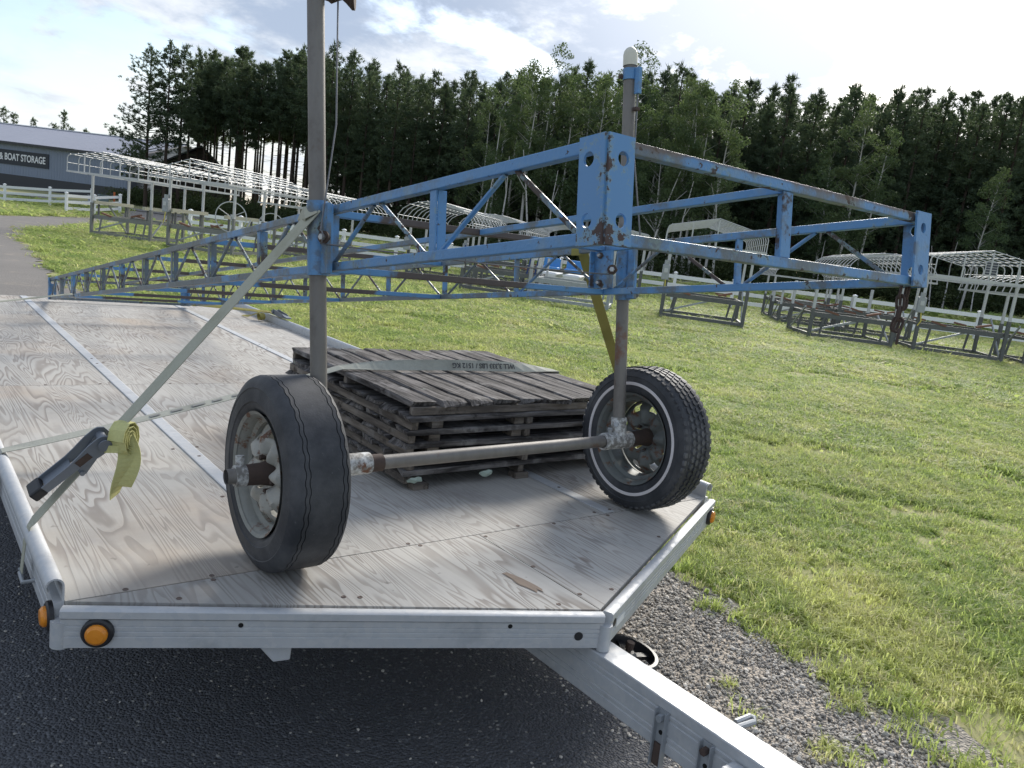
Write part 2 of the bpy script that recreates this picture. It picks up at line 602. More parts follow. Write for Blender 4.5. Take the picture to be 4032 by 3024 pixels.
# ------------------------------------------------------------------ mesh helpers
class MB:
    def __init__(s):
        s.v = []
        s.f = []

    def add(s, vs, fs):
        o = len(s.v)
        s.v += [tuple(x) for x in vs]
        s.f += [tuple(i + o for i in f) for f in fs]
        return s

    def box(s, c, size, M=None):
        hx, hy, hz = size[0] / 2, size[1] / 2, size[2] / 2
        vs = [Vector((x, y, z)) for x in (-hx, hx) for y in (-hy, hy) for z in (-hz, hz)]
        c = Vector(c)
        vs = [c + (M @ q if M else q) for q in vs]
        return s.add(vs, [(0, 1, 3, 2), (4, 6, 7, 5), (0, 4, 5, 1), (2, 3, 7, 6), (0, 2, 6, 4), (1, 5, 7, 3)])

    def bar(s, a, b, w, h, upv=(0, 0, 1)):
        a, b = Vector(a), Vector(b)
        d = (b - a)
        L = d.length
        d.normalize()
        u = Vector(upv)
        side = d.cross(u)
        if side.length < 1e-4:
            side = d.cross(Vector((1, 0, 0)))
        side.normalize()
        u = side.cross(d)
        M = Matrix((side, d, u)).transposed()
        return s.box((a + b) / 2, (w, L, h), M)

    def tube(s, pts, r, seg=10, cap=True, r2=None):
        pts = [Vector(p) for p in pts]
        n = len(pts)
        prev = None
        rings = []
        for i, p in enumerate(pts):
            d = (pts[min(i + 1, n - 1)] - pts[max(i - 1, 0)]).normalized()
            if prev is None:
                ref = Vector((0, 0, 1)) if abs(d.z) < .9 else Vector((1, 0, 0))
                a = d.cross(ref).normalized()
            else:
                a = (prev - d * prev.dot(d)).normalized()
            prev = a
            b = d.cross(a)
            rr = r if r2 is None else r + (r2 - r) * i / (n - 1)
            rings.append([p + (a * math.cos(2 * PI * k / seg) + b * math.sin(2 * PI * k / seg)) * rr for k in range(seg)])
        vs = [q for rg in rings for q in rg]
        fs = []
        for i in range(n - 1):
            for k in range(seg):
                k2 = (k + 1) % seg
                fs.append((i * seg + k, i * seg + k2, (i + 1) * seg + k2, (i + 1) * seg + k))
        if cap:
            fs.append(tuple(range(seg))[::-1])
            fs.append(tuple((n - 1) * seg + k for k in range(seg)))
        return s.add(vs, fs)

    def lathe(s, prof, c, axis, seg=48, closed=False, wob=None):
        c, ax = Vector(c), Vector(axis).normalized()
        ref = Vector((0, 0, 1)) if abs(ax.z) < .9 else Vector((1, 0, 0))
        a = ax.cross(ref).normalized()
        b = ax.cross(a)
        vs = []
        for k in range(seg):
            t = 2 * PI * k / seg
            dr = a * math.cos(t) + b * math.sin(t)
            for j, (x, r) in enumerate(prof):
                if wob:
                    x, r = wob(j, k, x, r)
                vs.append(c + ax * x + dr * r)
        n = len(prof)
        fs = []
        for k in range(seg):
            k2 = (k + 1) % seg
            for j in range(n if closed else n - 1):
                j2 = (j + 1) % n
                fs.append((k * n + j, k2 * n + j, k2 * n + j2, k * n + j2))
        return s.add(vs, fs)

    def prism(s, outline, a, b, ex, ez):
        """outline (o,z) swept from a to b, ex/ez unit vectors of the section"""
        a, b, ex, ez = Vector(a), Vector(b), Vector(ex), Vector(ez)
        n = len(outline)
        vs = [a + ex * o + ez * z for o, z in outline] + [b + ex * o + ez * z for o, z in outline]
        fs = [(i, (i + 1) % n, n + (i + 1) % n, n + i) for i in range(n)]
        fs += [tuple(range(n))[::-1], tuple(range(n, 2 * n))]
        return s.add(vs, fs)

    def ribbon(s, pts, wd, w, th=.0022):
        pts = [Vector(p) for p in pts]
        n = len(pts)
        if not isinstance(wd, list):
            wd = [wd] * n
        vs = []
        for i in range(n):
            d = (pts[min(i + 1, n - 1)] - pts[max(i - 1, 0)]).normalized()
            sd = Vector(wd[i])
            sd = (sd - d * sd.dot(d)).normalized()
            nn = d.cross(sd) * th / 2
            vs += [pts[i] - sd * w / 2 - nn, pts[i] + sd * w / 2 - nn, pts[i] + sd * w / 2 + nn, pts[i] - sd * w / 2 + nn]
        fs = []
        for i in range(n - 1):
            for k in range(4):
                k2 = (k + 1) % 4
                fs.append((i * 4 + k, i * 4 + k2, i * 4 + 4 + k2, i * 4 + 4 + k))
        fs += [(3, 2, 1, 0), tuple((n - 1) * 4 + k for k in range(4))]
        return s.add(vs, fs)

    def mesh(s, name, mat, smooth=False):
        me = bpy.data.meshes.new(name)
        me.from_pydata(s.v, [], s.f)
        bm = bmesh.new()
        bm.from_mesh(me)
        bmesh.ops.recalc_face_normals(bm, faces=bm.faces)
        bm.to_mesh(me)
        bm.free()
        me.materials.append(MATS[mat])
        if smooth:
            me.polygons.foreach_set('use_smooth', [True] * len(me.polygons))
            me.set_sharp_from_angle(angle=R(38))
        return me

    def build(s, name, mat, parent=None, smooth=False, bevel=0, loc=None, M=None):
        return link(name, s.mesh(name, mat, smooth), parent, bevel, loc, M)


def link(name, me, parent=None, bevel=0, loc=None, M=None):
    o = bpy.data.objects.new(name, me)
    col.objects.link(o)
    if parent is not None:
        o.parent = parent
    if M is not None:
        o.matrix_local = M
    elif loc is not None:
        o.location = loc
    if bevel:
        b = o.modifiers.new('bevel', 'BEVEL')
        b.width = bevel
        b.segments = 2
        b.limit_method = 'ANGLE'
        b.angle_limit = R(40)
    return o


def tag(o, label, cat, group=None):
    o['label'] = label
    o['category'] = cat
    if group:
        o['group'] = group
    return o


def thing(name, label, cat, loc=(0, 0, 0), group=None, M=None):
    o = bpy.data.objects.new(name, None)
    col.objects.link(o)
    o.empty_display_size = .1
    if M is not None:
        o.matrix_world = M
    else:
        o.location = loc
    return tag(o, label, cat, group)


def part(name, parent):
    o = bpy.data.objects.new(name, None)
    col.objects.link(o)
    o.empty_display_size = .1
    o.parent = parent
    return o


def kind(o, k):
    o['kind'] = k
    return o


def text_mesh(body, size, mat, name, parent, M, thick=.0006, bold=.0):
    cu_ = bpy.data.curves.new(name, 'FONT')
    cu_.body = body
    cu_.size = size
    cu_.align_x = 'CENTER'
    cu_.align_y = 'CENTER'
    cu_.extrude = thick
    cu_.offset = bold
    tmp = bpy.data.objects.new('tmp', cu_)
    me = bpy.data.meshes.new_from_object(tmp)
    bpy.data.objects.remove(tmp)
    bpy.data.curves.remove(cu_)
    me.materials.clear()
    me.materials.append(MATS[mat])
    o = bpy.data.objects.new(name, me)
    col.objects.link(o)
    o.parent = parent
    o.matrix_local = M
    return o


def frame(origin, ex, ey):
    ex, ey = Vector(ex).normalized(), Vector(ey).normalized()
    ez = ex.cross(ey).normalized()
    ey = ez.cross(ex)
    M = Matrix((ex, ey, ez)).transposed().to_4x4()
    M.translation = Vector(origin)
    return M


# ------------------------------------------------------------------ terrain and ground
def smooth(x):
    x = np.clip(x, 0, 1)
    return x * x * (3 - 2 * x)


def st(x, y):
    return .727 * x + .687 * y, -.687 * x + .727 * y


def terr(x, y):
    s, t = st(np.asarray(x, float), np.asarray(y, float))
    zr = .5 + .45 * np.clip(-t / 20, 0, 1.3)
    sh = 10 * np.clip((t - 10) / 25, 0, 1)
    return zr * smooth((s - 32 - sh) / 7) + .35 * smooth((s - 47 - sh) / 12)


def terr1(x, y):
    return float(terr(x, y))


def sym(n, near, far):
    u = np.linspace(-1, 1, n)
    return np.sign(u) * (np.abs(u) * near + (np.abs(u) ** 5) * far)


def grid_mesh(name, xs, ys, zf, mat):
    nx, ny = len(xs), len(ys)
    X, Y = np.meshgrid(xs, ys, indexing='ij')
    Z = zf(X, Y)
    vs = np.stack([X, Y, Z], -1).reshape(-1, 3)
    idx = np.arange(nx * ny).reshape(nx, ny)
    fs = np.stack([idx[:-1, :-1], idx[1:, :-1], idx[1:, 1:], idx[:-1, 1:]], -1).reshape(-1, 4)
    me = bpy.data.meshes.new(name)
    me.from_pydata(vs.tolist(), [], fs.tolist())
    me.materials.append(MATS[mat])
    me.polygons.foreach_set('use_smooth', [True] * len(me.polygons))
    return link(name, me)


gx = np.unique(np.concatenate([sym(91, 110, 2300) + 15]))
gy = np.unique(np.concatenate([sym(91, 110, 2300) + 35]))
kind(grid_mesh('ground', gx, gy, terr, 'lawn_soil'), 'structure')


GRASS_EDGE = [(1.15, -5), (1.2, -1.8), (1.29, -1.17), (1.37, -.93), (1.41, -.72), (1.44, -.39), (1.5, 0.0), (1.42, .27), (1.55, .57), (1.45, 3), (1.2, 7), (.9, 12), (.86, 13.2), (.95, 15), (1.27, 19.2), (1.33, 22.9), (2.44, 28.2), (5.71, 37.1), (9.1, 43.2), (15, 49.5)]
DRIVE_FAR = [(12, 57), (4.8, 42.4), (2.4, 37.2), (-6, 35), (-40, 34)]


def strip_sheet(name, y0, y1, ny, xl, xr, nx, z, mat):
    """sheet between two edges given as functions of y"""
    vs, fs = [], []
    for i in range(ny + 1):
        y = y0 + (y1 - y0) * i / ny
        a, b = xl(y), xr(y)
        for k in range(nx + 1):
            x = a + (b - a) * k / nx
            vs.append((x, y, terr1(x, y) + z))
        if i:
            for k in range(nx):
                q = (i - 1) * (nx + 1) + k
                fs.append((q, q + 1, q + nx + 2, q + nx + 1))
    return kind(MB().add(vs, fs).build(name, mat), 'structure')


def edge_fn(pts, amp, seed):
    ys = [p[1] for p in pts]
    xs_ = [p[0] for p in pts]
    r_ = random.Random(seed)
    tab = [r_.uniform(-1, 1) for _ in range(4096)]

    def fn(y):
        w = 0
        for f, a in ((2.3, .6), (7.1, .5), (19.0, .35)):
            q = y * f + 1000
            k = int(math.floor(q))
            u = q - k
            u = u * u * (3 - 2 * u)
            w += a * (tab[k % 4096] * (1 - u) + tab[(k + 1) % 4096] * u)
        return float(np.interp(y, ys, xs_)) + w * amp
    return fn


asp_pts = [(.30, -8), (.34, -1.2), (.42, -.6), (.5, 0), (.62, 1.5), (.7, 4), (.75, 9)]
asp_edge = [Vector(p) for p in asp_pts]
strip_sheet('asphalt', -8, 9, 340, lambda y: -40, edge_fn(asp_pts, .04, 3), 4, .008, 'asphalt')
strip_sheet('gravel_shoulder', -5, 12, 340, lambda y: .1, edge_fn([(p[0] + .22, p[1]) for p in GRASS_EDGE[:12]], .10, 4), 3, .004, 'gravel_bed')
FAR_Y = sorted(DRIVE_FAR, key=lambda p: p[1])
strip_sheet('gravel_drive', 8.9, 57, 240, edge_fn(FAR_Y, .3, 6), edge_fn(GRASS_EDGE[11:] + [(19, 57)], .22, 5), 10, .012, 'gravel_road')
# road beyond the fence
rv, rf = [], []
ts = np.linspace(-70, 120, 120)
for i, t in enumerate(ts):
    sc_ = 42.5 + 8.5 * float(np.clip((t - 10) / 25, 0, 1))
    for k in range(5):
        s = sc_ - 2.9 + 5.8 * k / 4
        x, y = .727 * s - .687 * t, .687 * s + .727 * t
        rv.append((x, y, terr1(x, y) + .05))
    if i:
        for k in range(4):
            rf.append(((i - 1) * 5 + k, (i - 1) * 5 + k + 1, i * 5 + k + 1, i * 5 + k))
kind(MB().add(rv, rf).build('road', 'gravel_road'), 'structure')

# ------------------------------------------------------------------ the trailer
TR = thing('flatbed_trailer', 'aluminium flatbed trailer with a plywood deck and pointed nose, carrying the blue frame', 'trailer', (0, 0, DZ))
XL, XR, YE, XA, YA = -1.177, 1.243, 5.9, .04, -.585
XS1, XS2 = -.555, .665


def sheet(pts):
    n = len(pts)
    vs = [(x, y, 0) for x, y in pts] + [(x, y, -.018) for x, y in pts]
    fs = [tuple(range(n)), tuple(range(n, 2 * n))[::-1]] + [(i, n + i, n + (i + 1) % n, (i + 1) % n) for i in range(n)]
    MB().add(vs, fs).build('plywood_sheet', 'weathered_plywood', TR)


g = .0016
for xa, xb in ((XL, XS1), (XS1, XS2), (XS2, XR)):
    for ya, yb in ((0, 2.368), (2.368, 4.80), (4.80, YE)):
        sheet([(xa + g, ya + g), (xb - g, ya + g), (xb - g, yb - g), (xa + g, yb - g)])
sheet([(XL + .012, -.004), (XA - g, -.002), (XA - g, YA + .004)])
sheet([(XA + g, YA + .004), (XR - .012, -.004), (XA + g, -.002)])
for x in (XS1, XS2):
    MB().prism([(-.026, 0), (-.026, .003), (-.022, .0045), (.022, .0045), (.026, .003), (.026, 0)], (x, .004, 0.0005), (x, YE, .0005), (1, 0, 0), (0, 0, 1)).build('deck_strip', 'aluminium', TR)
# side rails: a wall with a rolled-over top edge
roll = []
for k in range(13):
    t = PI - k * (PI * 1.28) / 12
    roll.append((.021 + .021 * math.cos(t), .040 + .021 * math.sin(t)))
inner = [(.021 + .0165 * math.cos(PI - k * (PI * 1.28) / 12), .040 + .0165 * math.sin(PI - k * (PI * 1.28) / 12)) for k in range(13)][::-1]
rail_prof = [(0, -.002)] + roll + inner + [(.0045, .030), (.0045, .002), (.022, .0), (.022, -.030), (.0195, -.033), (.022, -.036), (.022, -.058), (.0195, -.061), (.022, -.064), (.022, -.092), (.0, -.092)]
MB().prism(rail_prof, (XL, .0, 0), (XL, YE, 0), (-1, 0, 0), (0, 0, 1)).build('side_rail', 'aluminium', TR, True)
MB().prism(rail_prof, (XR, .0, 0), (XR, YE, 0), (1, 0, 0), (0, 0, 1)).build('side_rail', 'aluminium', TR, True)
MB().box(((XL + XR) / 2, YE + .016, -.045), (XR - XL, .03, .085)).build('tail_rail', 'aluminium', TR, bevel=.003)
# nose rails
nose_prof = [(0, -.010), (.004, -.002), (.010, .002), (.030, .002), (.036, -.002), (.036, -.019), (.032, -.023), (.029, -.025), (.029, -.040), (.0265, -.042), (.029, -.044), (.029, -.053), (.0265, -.055), (.029, -.057), (.029, -.066), (.0265, -.068), (.029, -.070), (.029, -.097), (.0, -.097)]


def nose(a, b):
    a, b = Vector(a), Vector(b)
    d = (b - a).normalized()
    n = Vector((d.y, -d.x, 0))
    MB().prism(nose_prof, a, b, n, (0, 0, 1)).build('nose_rail', 'aluminium', TR, True)
    return a, d, n


NA, ND, NN = nose((XL - .002, -.012, 0), (XA, YA - .002, 0))
MA, MD, MN = nose((XA, YA - .002, 0), (XR + .002, -.012, 0))
MB().tube([(XL - .008, -.018, -.034), (XL - .008, -.018, -.101)], .024, 12).build('corner_post', 'aluminium', TR, True)
MB().tube([(XA, YA - .026, -.030), (XA, YA - .026, -.104)], .020, 12).build('corner_post', 'aluminium', TR, True)
MB().tube([(XR + .008, -.018, -.034), (XR + .008, -.018, -.101)], .024, 12).build('corner_post', 'aluminium', TR, True)


def marker(p, n):
    p, n = Vector(p), Vector(n)
    mk = part('marker_light', TR)
    MB().lathe([(0, .0), (0, .036), (.010, .036), (.014, .031), (.014, .025)], p, n, 28).build('bezel', 'black_plastic', mk, True)
    MB().lathe([(.010, .0255), (.020, .0245), (.026, .018), (.0275, .0)], p, n, 28).build('lens', 'amber_lens', mk, True)


def on_nose(A, D, N, t, z, off=.029):
    return A + D * t + N * off + Vector((0, 0, z))


marker(on_nose(NA, ND, NN, .082, -.055), NN)
marker(on_nose(MA, MD, MN, 1.262, -.052), MN)
marker((XL - .022, .02, -.040), (-1, 0, 0))
for A_, D_, N_, t, z, r_ in ((NA, ND, NN, .402, -.036, .0062), (NA, ND, NN, 1.085, -.034, .0062), (NA, ND, NN, 1.281, -.062, .0125), (MA, MD, MN, .05, -.045, .012), (MA, MD, MN, .235, -.014, .005), (MA, MD, MN, .888, -.018, .005)):
    q = on_nose(A_, D_, N_, t, z, .0292)
    MB().lathe([(.0, r_), (.001, r_), (.0012, 0)], q, N_, 14).build('bolt_hole' if r_ < .01 else 'rubber_plug', 'hole_black' if r_ < .01 else 'black_plastic', TR)
MB().box(on_nose(MA, MD, MN, .105, -.058, .0296), (.07, .001, .022), frame((0, 0, 0), MD, (-MN)).to_3x3()).build('sticker', 'paper_white', TR)
# under-frame
for y in (.25, 1.3, 2.5, 3.7, 4.9):
    MB().box(((XL + XR) / 2, y, -.057), (XR - XL - .02, .05, .075)).build('cross_member', 'aluminium', TR)
v0 = [on_nose(NA, ND, NN, t, z, .012) for t, z in ((.440, -.096), (.527, -.096), (.525, -.140), (.484, -.146))]
v1 = [p - NN * .05 for p in v0]
MB().add(v0 + v1, [(0, 1, 2, 3), (7, 6, 5, 4), (0, 4, 5, 1), (1, 5, 6, 2), (2, 6, 7, 3), (3, 7, 4, 0)]).build('frame_bracket', 'aluminium', TR, bevel=.003)
# tongue
tg = [(0, 0), (.082, 0), (.084, -.003), (.084, -.133), (.082, -.136), (0, -.136), (-.002, -.133), (-.002, -.108), (.001, -.106), (.001, -.101), (-.002, -.099), (-.002, -.092), (.001, -.090), (.001, -.086), (-.002, -.084), (-.002, -.050), (.001, -.048), (.001, -.043), (-.002, -.041), (-.002, -.034), (.001, -.032), (.001, -.027), (-.002, -.025), (-.002, -.003)]
MB().prism(tg, (.018, 1.9, -.106), (.014, -2.3, -.106), (1, 0, 0), (0, 0, 1)).build('tongue', 'aluminium', TR)
for y, z0, z1, rusty in ((-.868, -.132, -.285, True), (-1.008, -.136, -.285, False)):
    b_ = part('tongue_bracket', TR)
    u = [(-.018, 0), (-.018, .016), (-.0145, .016), (-.0145, .0035), (.0145, .0035), (.0145, .016), (.018, .016), (.018, 0)]
    MB().prism(u, (.0145, y, z0), (.0145, y - .006, z1), (0, 1, 0), (-1, 0, 0)).build('channel', 'galvanised', b_)
    MB().tube([(.0105, y, z0 - .02), (-.006, y, z0 - .02)], .010, 6).build('bolt', 'galvanised' if rusty else 'rust', b_)
    MB().lathe([(0, .0), (0, .006), (.002, .006), (.002, 0)], (.0105, y - .003, z0 - .06), (-1, 0, 0), 12).build('hole', 'hole_black', b_)
    if rusty:
        MB().box((.0085, y - .004, z0 - .12), (.004, .026, .06)).build('rusty_plate', 'rust', b_)
MB().box((-.012, -1.13, -.185), (.05, .10, .10)).build('coupler_plate', 'aluminium', TR, bevel=.004)
MB().tube([(.10, -.93, -.20), (.20, -.945, -.20), (.285, -.958, -.196), (.296, -.950, -.192), (.290, -.940, -.192), (.235, -.935, -.195)], .008, 8).build('safety_hook', 'galvanised', TR, True)
# swivel jack stowed beside the tongue, wheel lying flat
jk = part('tongue_jack', TR)
jc = Vector((.285, -.50, -.245))
jaxis = Vector((.10, -.10, 1)).normalized()
MB().lathe([(-.024, .098), (.018, .100), (.022, .096), (.022, .085), (.012, .082), (-.014, .082), (-.020, .088), (-.024, .094)], jc, jaxis, 40, closed=True).build('wheel_rim', 'black_plastic', jk, True)
MB().lathe([(-.012, .0), (-.012, .03), (.012, .03), (.020, .02), (.020, 0)], jc, jaxis, 20).build('hub', 'black_plastic', jk, True)
for k in range(5):
    a = k * 2 * PI / 5 + .4
    d = Matrix.Rotation(a, 3, jaxis) @ jaxis.cross(Vector((0, 1, 0))).normalized()
    MB().bar(jc + d * .02, jc + d * .088, .022, .012, jaxis).build('spoke', 'black_plastic', jk)
MB().tube([jc, jc + jaxis * .028], .010, 6).tube([jc + jaxis * .028, jc + jaxis * .050], .013, 10).build('axle_bolt', 'rust', jk)
MB().bar((.10, -.46, -.20), jc + jaxis * -.03, .04, .04).build('jack_tube', 'galvanised', jk)
# running gear under the deck
MB().tube([(-.95, 3.1, -.24), (1.0, 3.1, -.24)], .03, 10).build('axle', 'dark_steel', TR)
for x in (-.93, .98):
    MB().bar((x * .9, 2.7, -.14), (x * .9, 3.5, -.14), .05, .10).build('leaf_spring', 'dark_steel', TR)
    w_ = part('road_wheel', TR)
    MB().lathe([(-.08, .12), (-.08, .21), (-.06, .235), (0, .24), (.06, .235), (.08, .21), (.08, .12)], (x, 3.1, -.31), (1, 0, 0), 32).build('tyre', 'tyre_rubber', w_, True)
    MB().lathe([(-.07, .125), (-.03, .10), (-.03, 0)], (x, 3.1, -.31), (1, 0, 0), 24).lathe([(.07, .125), (.03, .10), (.03, 0)], (x, 3.1, -.31), (1, 0, 0), 24).build('rim', 'galvanised', w_, True)
# screws
screws = [(.682, .021), (.606, .027), (.636, -.016), (1.132, .02), (.661, -.251), (.169, -.499), (.053, -.485), (-.049, -.508), (.048, -.279), (-.224, .014), (-.195, -.012), (.052, -.024), (.222, .016), (.367, -.011), (-.568, -.236), (-.53, -.255), (-.83, .012), (-.834, -.014), (-1.041, .012), (-.94, -.085), (-.61, .594), (-.612, 1.178), (-.517, 1.187), (-.60, 3.671), (-.51, 2.966), (-.637, 2.388), (-.882, 2.376), (-.169, 2.355), (-.3, 2.38), (.3, 2.35), (-.9, 1.2), (-.55, 1.05), (-.555, 3.05), (-.555, 2.9), (.2, 1.19), (.665, 3.5), (.665, 3.65), (.665, .30)]
sm = MB().lathe([(.0004, .0), (.0004, .0030), (.0012, .0036), (.0016, .0062), (.0008, .0072), (-.001, .0075)], (0, 0, 0), (0, 0, 1), 12).mesh('screw', 'screw_steel')
for x, y in screws:
    dz_ = .0046 if min(abs(x - XS1), abs(x - XS2)) < .028 and y > 0 else 0.0
    link('screw', sm, TR, loc=(x, y, dz_))
r_ = random.Random(5)
pts = []
for k in range(16):
    a = 2 * PI * k / 16
    rr = 1 + r_.uniform(-.35, .25)
    pts.append((-.055 + .028 * rr * math.cos(a) - .02 * math.sin(a), -.365 + .075 * rr * math.sin(a), .0012))
pts2 = [(-.055 + (x + .055) * .8, -.365 + (y + .365) * .8, .0026) for x, y, _ in pts]
pts = [(-.055 + (x + .055) * .7, y, z) for x, y, z in pts]
pts2 = [(-.055 + (x + .055) * .7, y, z) for x, y, z in pts2]
MB().add(pts + pts2 + [(-.055, -.365, .0022)], [(k, (k + 1) % 16, 16 + (k + 1) % 16, 16 + k) for k in range(16)] + [(16 + k, 16 + (k + 1) % 16, 32) for k in range(16)]).build('splintered_patch', 'bare_wood', TR)

# ------------------------------------------------------------------ the blue dock section on wheels
RD = Matrix(((0.99970169, 0.02440608, 0.00093897), (-0.02428719, 0.98929607, 0.14388685), (0.00258280, -0.14386673, 0.98959370)))
DM = RD.to_4x4()
DM.translation = Vector((-.5625, -1.0019, .9815 + DZ))
DK = thing('dock_section', 'long blue steel dock frame with peeling paint, lifted on two old car wheels', 'dock frame', M=DM)
DI = DM.inverted()


def wl(p):
    """deck-frame point -> dock-local"""
    return DI @ (Vector(p) + Vector((0, 0, DZ)))


def ld(p):
    """dock-local point -> deck frame"""
    return DM @ Vector(p) - Vector((0, 0, DZ))


CELL, H, WD, NC = .55773, .1798, 1.108, 12
CH = .0225
LEN = CELL * NC
for x0, far_side in ((0, False), (WD - CH, True)):
    for z0, nm in ((H - CH, 'top_chord'), (0, 'bottom_chord')):
        MB().box((x0 + CH / 2, LEN / 2, z0 + CH / 2), (CH, LEN, CH)).build(nm, 'blue_paint_worn', DK, bevel=.002)
for y0, nm in ((CH / 2, 'end_rail'), (LEN - CH / 2, 'end_rail')):
    for z0 in (H - CH, 0):
        MB().box((WD / 2, y0, z0 + CH / 2), (WD - 2 * CH - .002, CH - .002, CH - .001)).build(nm, 'end_rail_paint', DK, bevel=.002)
for i in range(2, NC, 2):
    for z0 in (H - CH, 0):
        MB().box((WD / 2, i * CELL + .03, z0 + CH / 2 - .0015), (WD - 2 * CH - .002, .028, CH - .004)).build('cross_bar', 'blue_paint_bare_middle', DK, bevel=.0015)
# middle runner between the cross bars, top level
for i in range(0, NC, 2):
    ya = CH + .001 if i == 0 else i * CELL + .046
    yb = (i + 2) * CELL + .015 if i < NC - 2 else LEN - CH - .001
    MB().box((.54, (ya + yb) / 2, H - CH / 2 - .002), (.024, yb - ya, CH - .005)).build('middle_runner', 'blue_paint', DK, bevel=.0015)


def angle_upright(x, y, sx, sy, leg=.024, th=.004):
    b_ = MB()
    z0, z1 = CH + .0005, H - CH - .0005
    zc, hh = (z0 + z1) / 2, z1 - z0
    b_.box((x, y + sy * leg / 2, zc), (th, leg, hh))
    b_.box((x + sx * (leg / 2 + th / 2), y, zc), (leg - th, th, hh))
    b_.build('upright', 'blue_paint_worn', DK)


for i in range(1, NC):
    angle_upright(.006, i * CELL - .012, 1, 1, .025)
    angle_upright(WD - .006, i * CELL - .012, -1, 1, .025)
angle_upright(.54, .006, -1, 1, .034)
for x in (.0115, WD - .0115):
    for i in range(NC):
        ya, yb = i * CELL + (.045 if i else .075), (i + 1) * CELL - (.03 if i < NC - 1 else .055)
        ym = (i + .5) * CELL
        zt = H - CH + .001
        for a, b_ in (((x, ya, CH - .001), (x, ym - .018, zt)), ((x, ym + .018, zt), (x, yb, CH - .001))):
            MB().tube([a, b_], .0058, 7, False).build('diagonal', ('rod_rusted' if a[2] < b_[2] else ('blue_paint_worn', 'blue_paint_rusted')[i % 2]), DK, True)


def holed_plate(w, h, holes, r=.0125, s=.016, th=.005):
    """rectangular plate in the XY plane with round holes in one column"""
    bm = bmesh.new()
    cx = holes[0][0]
    ys = [0]
    for _, y in holes:
        ys += [y - s, y + s]
    ys.append(h)
    xs = [0, cx - s, cx + s, w]

    def q(x0, y0, x1, y1):
        bm.faces.new([bm.verts.new((x0, y0, 0)), bm.verts.new((x1, y0, 0)), bm.verts.new((x1, y1, 0)), bm.verts.new((x0, y1, 0))])
    for j in range(len(ys) - 1):
        for i in range(3):
            if i == 1 and j % 2 == 1:
                cy = holes[j // 2][1]
                N_ = 24
                ci, sq = [], []
                for k in range(N_):
                    a = 2 * PI * k / N_
                    c_, s_ = math.cos(a), math.sin(a)
                    mxx = max(abs(c_), abs(s_))
                    ci.append(bm.verts.new((cx + r * c_, cy + r * s_, 0)))
                    sq.append(bm.verts.new((cx + s * c_ / mxx, cy + s * s_ / mxx, 0)))
                for k in range(N_):
                    k2 = (k + 1) % N_
                    bm.faces.new([ci[k], ci[k2], sq[k2], sq[k]])
            else:
                q(xs[i], ys[j], xs[i + 1], ys[j + 1])
    bmesh.ops.remove_doubles(bm, verts=bm.verts, dist=1e-5)
    r_ = bmesh.ops.extrude_face_region(bm, geom=bm.faces[:])
    for e in r_['geom']:
        if isinstance(e, bmesh.types.BMVert):
            e.co.z += th
    bmesh.ops.recalc_face_normals(bm, faces=bm.faces)
    return bm


def plate(origin, ex, w, holes_x, name='corner_plate', mat='blue_paint_rusted', hgt=.184):
    bm = holed_plate(w, hgt, [(holes_x, .042), (holes_x, .145)])
    me = bpy.data.meshes.new(name)
    bm.to_mesh(me)
    bm.free()
    me.materials.append(MATS[mat])
    return link(name, me, DK, M=frame(origin, ex, (0, 0, 1)))


# front corners, then back corners; each corner has two leaves
plate((-.0055, .0585, -.002), (0, -1, 0), .0635, .025, mat='blue_corner_side')          # side leaf, holes near its middle (faces -X)
plate((-.0055, -.0052, -.002), (1, 0, 0), .0600, .034, mat='blue_corner_end')          # end leaf (faces -Y)
plate((WD - .066, -.0052, -.002), (1, 0, 0), .0715, .034, mat='blue_paint')
plate((WD + .0055, -.0050, -.002), (0, 1, 0), .0635, .034, mat='blue_paint')
plate((.052, LEN + .0052, -.002), (-1, 0, 0), .0575, .028, mat='blue_paint')
plate((-.0055, LEN + .005, -.002), (0, -1, 0), .0635, .034, mat='blue_paint')
plate((WD + .0055, LEN + .0052, -.002), (-1, 0, 0), .0600, .028, mat='blue_paint')
plate((WD + .0055, LEN - .06, -.002), (0, 1, 0), .065, .034, mat='blue_paint')

# legs (pipe posts), sleeves and bolts
PL0, PL1 = Vector((-.0137, 1.115, -.336)), Vector((-.0456, 1.115, .726))
PR0, PR1 = Vector((1.2113, 1.150, -.3757)), Vector((1.1892, 1.150, .8624))


def on(a, b, z):
    return a + (b - a) * ((z - a.z) / (b.z - a.z))


AXL, AXR = Vector((-.108, 1.112, -.556)), Vector((1.377, 1.155, -.541))
AD = (AXR - AXL).normalized()
zL = AXL.z + .01
MB().tube([on(PL0, PL1, AXL.z + .03), on(PL0, PL1, .86)], .0235, 24).build('pipe_post', 'old_pipe', DK, True)
MB().tube([on(PR0, PR1, AXR.z + .03), on(PR0, PR1, .855)], .0230, 24).build('pipe_post', 'old_pipe', DK, True)


def sleeve(P0, P1, side, zlo=-.013, zhi=.190):
    sl = part('post_sleeve', DK)
    a, b = on(P0, P1, zlo), on(P0, P1, zhi)
    n_ = 28
    MB().tube([a, b], .0285, n_).build('barrel', 'blue_paint_worn', sl, True)
    xc = a.x
    # clamping flange towards the front
    MB().box(((a.x + b.x) / 2 + side * .004, a.y - .045, (zlo + zhi) / 2 - .004), (.012, .046, zhi - zlo - .012)).build('flange', 'blue_paint', sl, bevel=.002)
    MB().box(((a.x + b.x) / 2 + side * .012, a.y - .052, (zlo + zhi) / 2 - .004), (.008, .030, zhi - zlo - .016)).build('flange', 'blue_paint', sl, bevel=.002)
    return sl


sL = sleeve(PL0, PL1, 1)
sR = sleeve(PR0, PR1, -1)
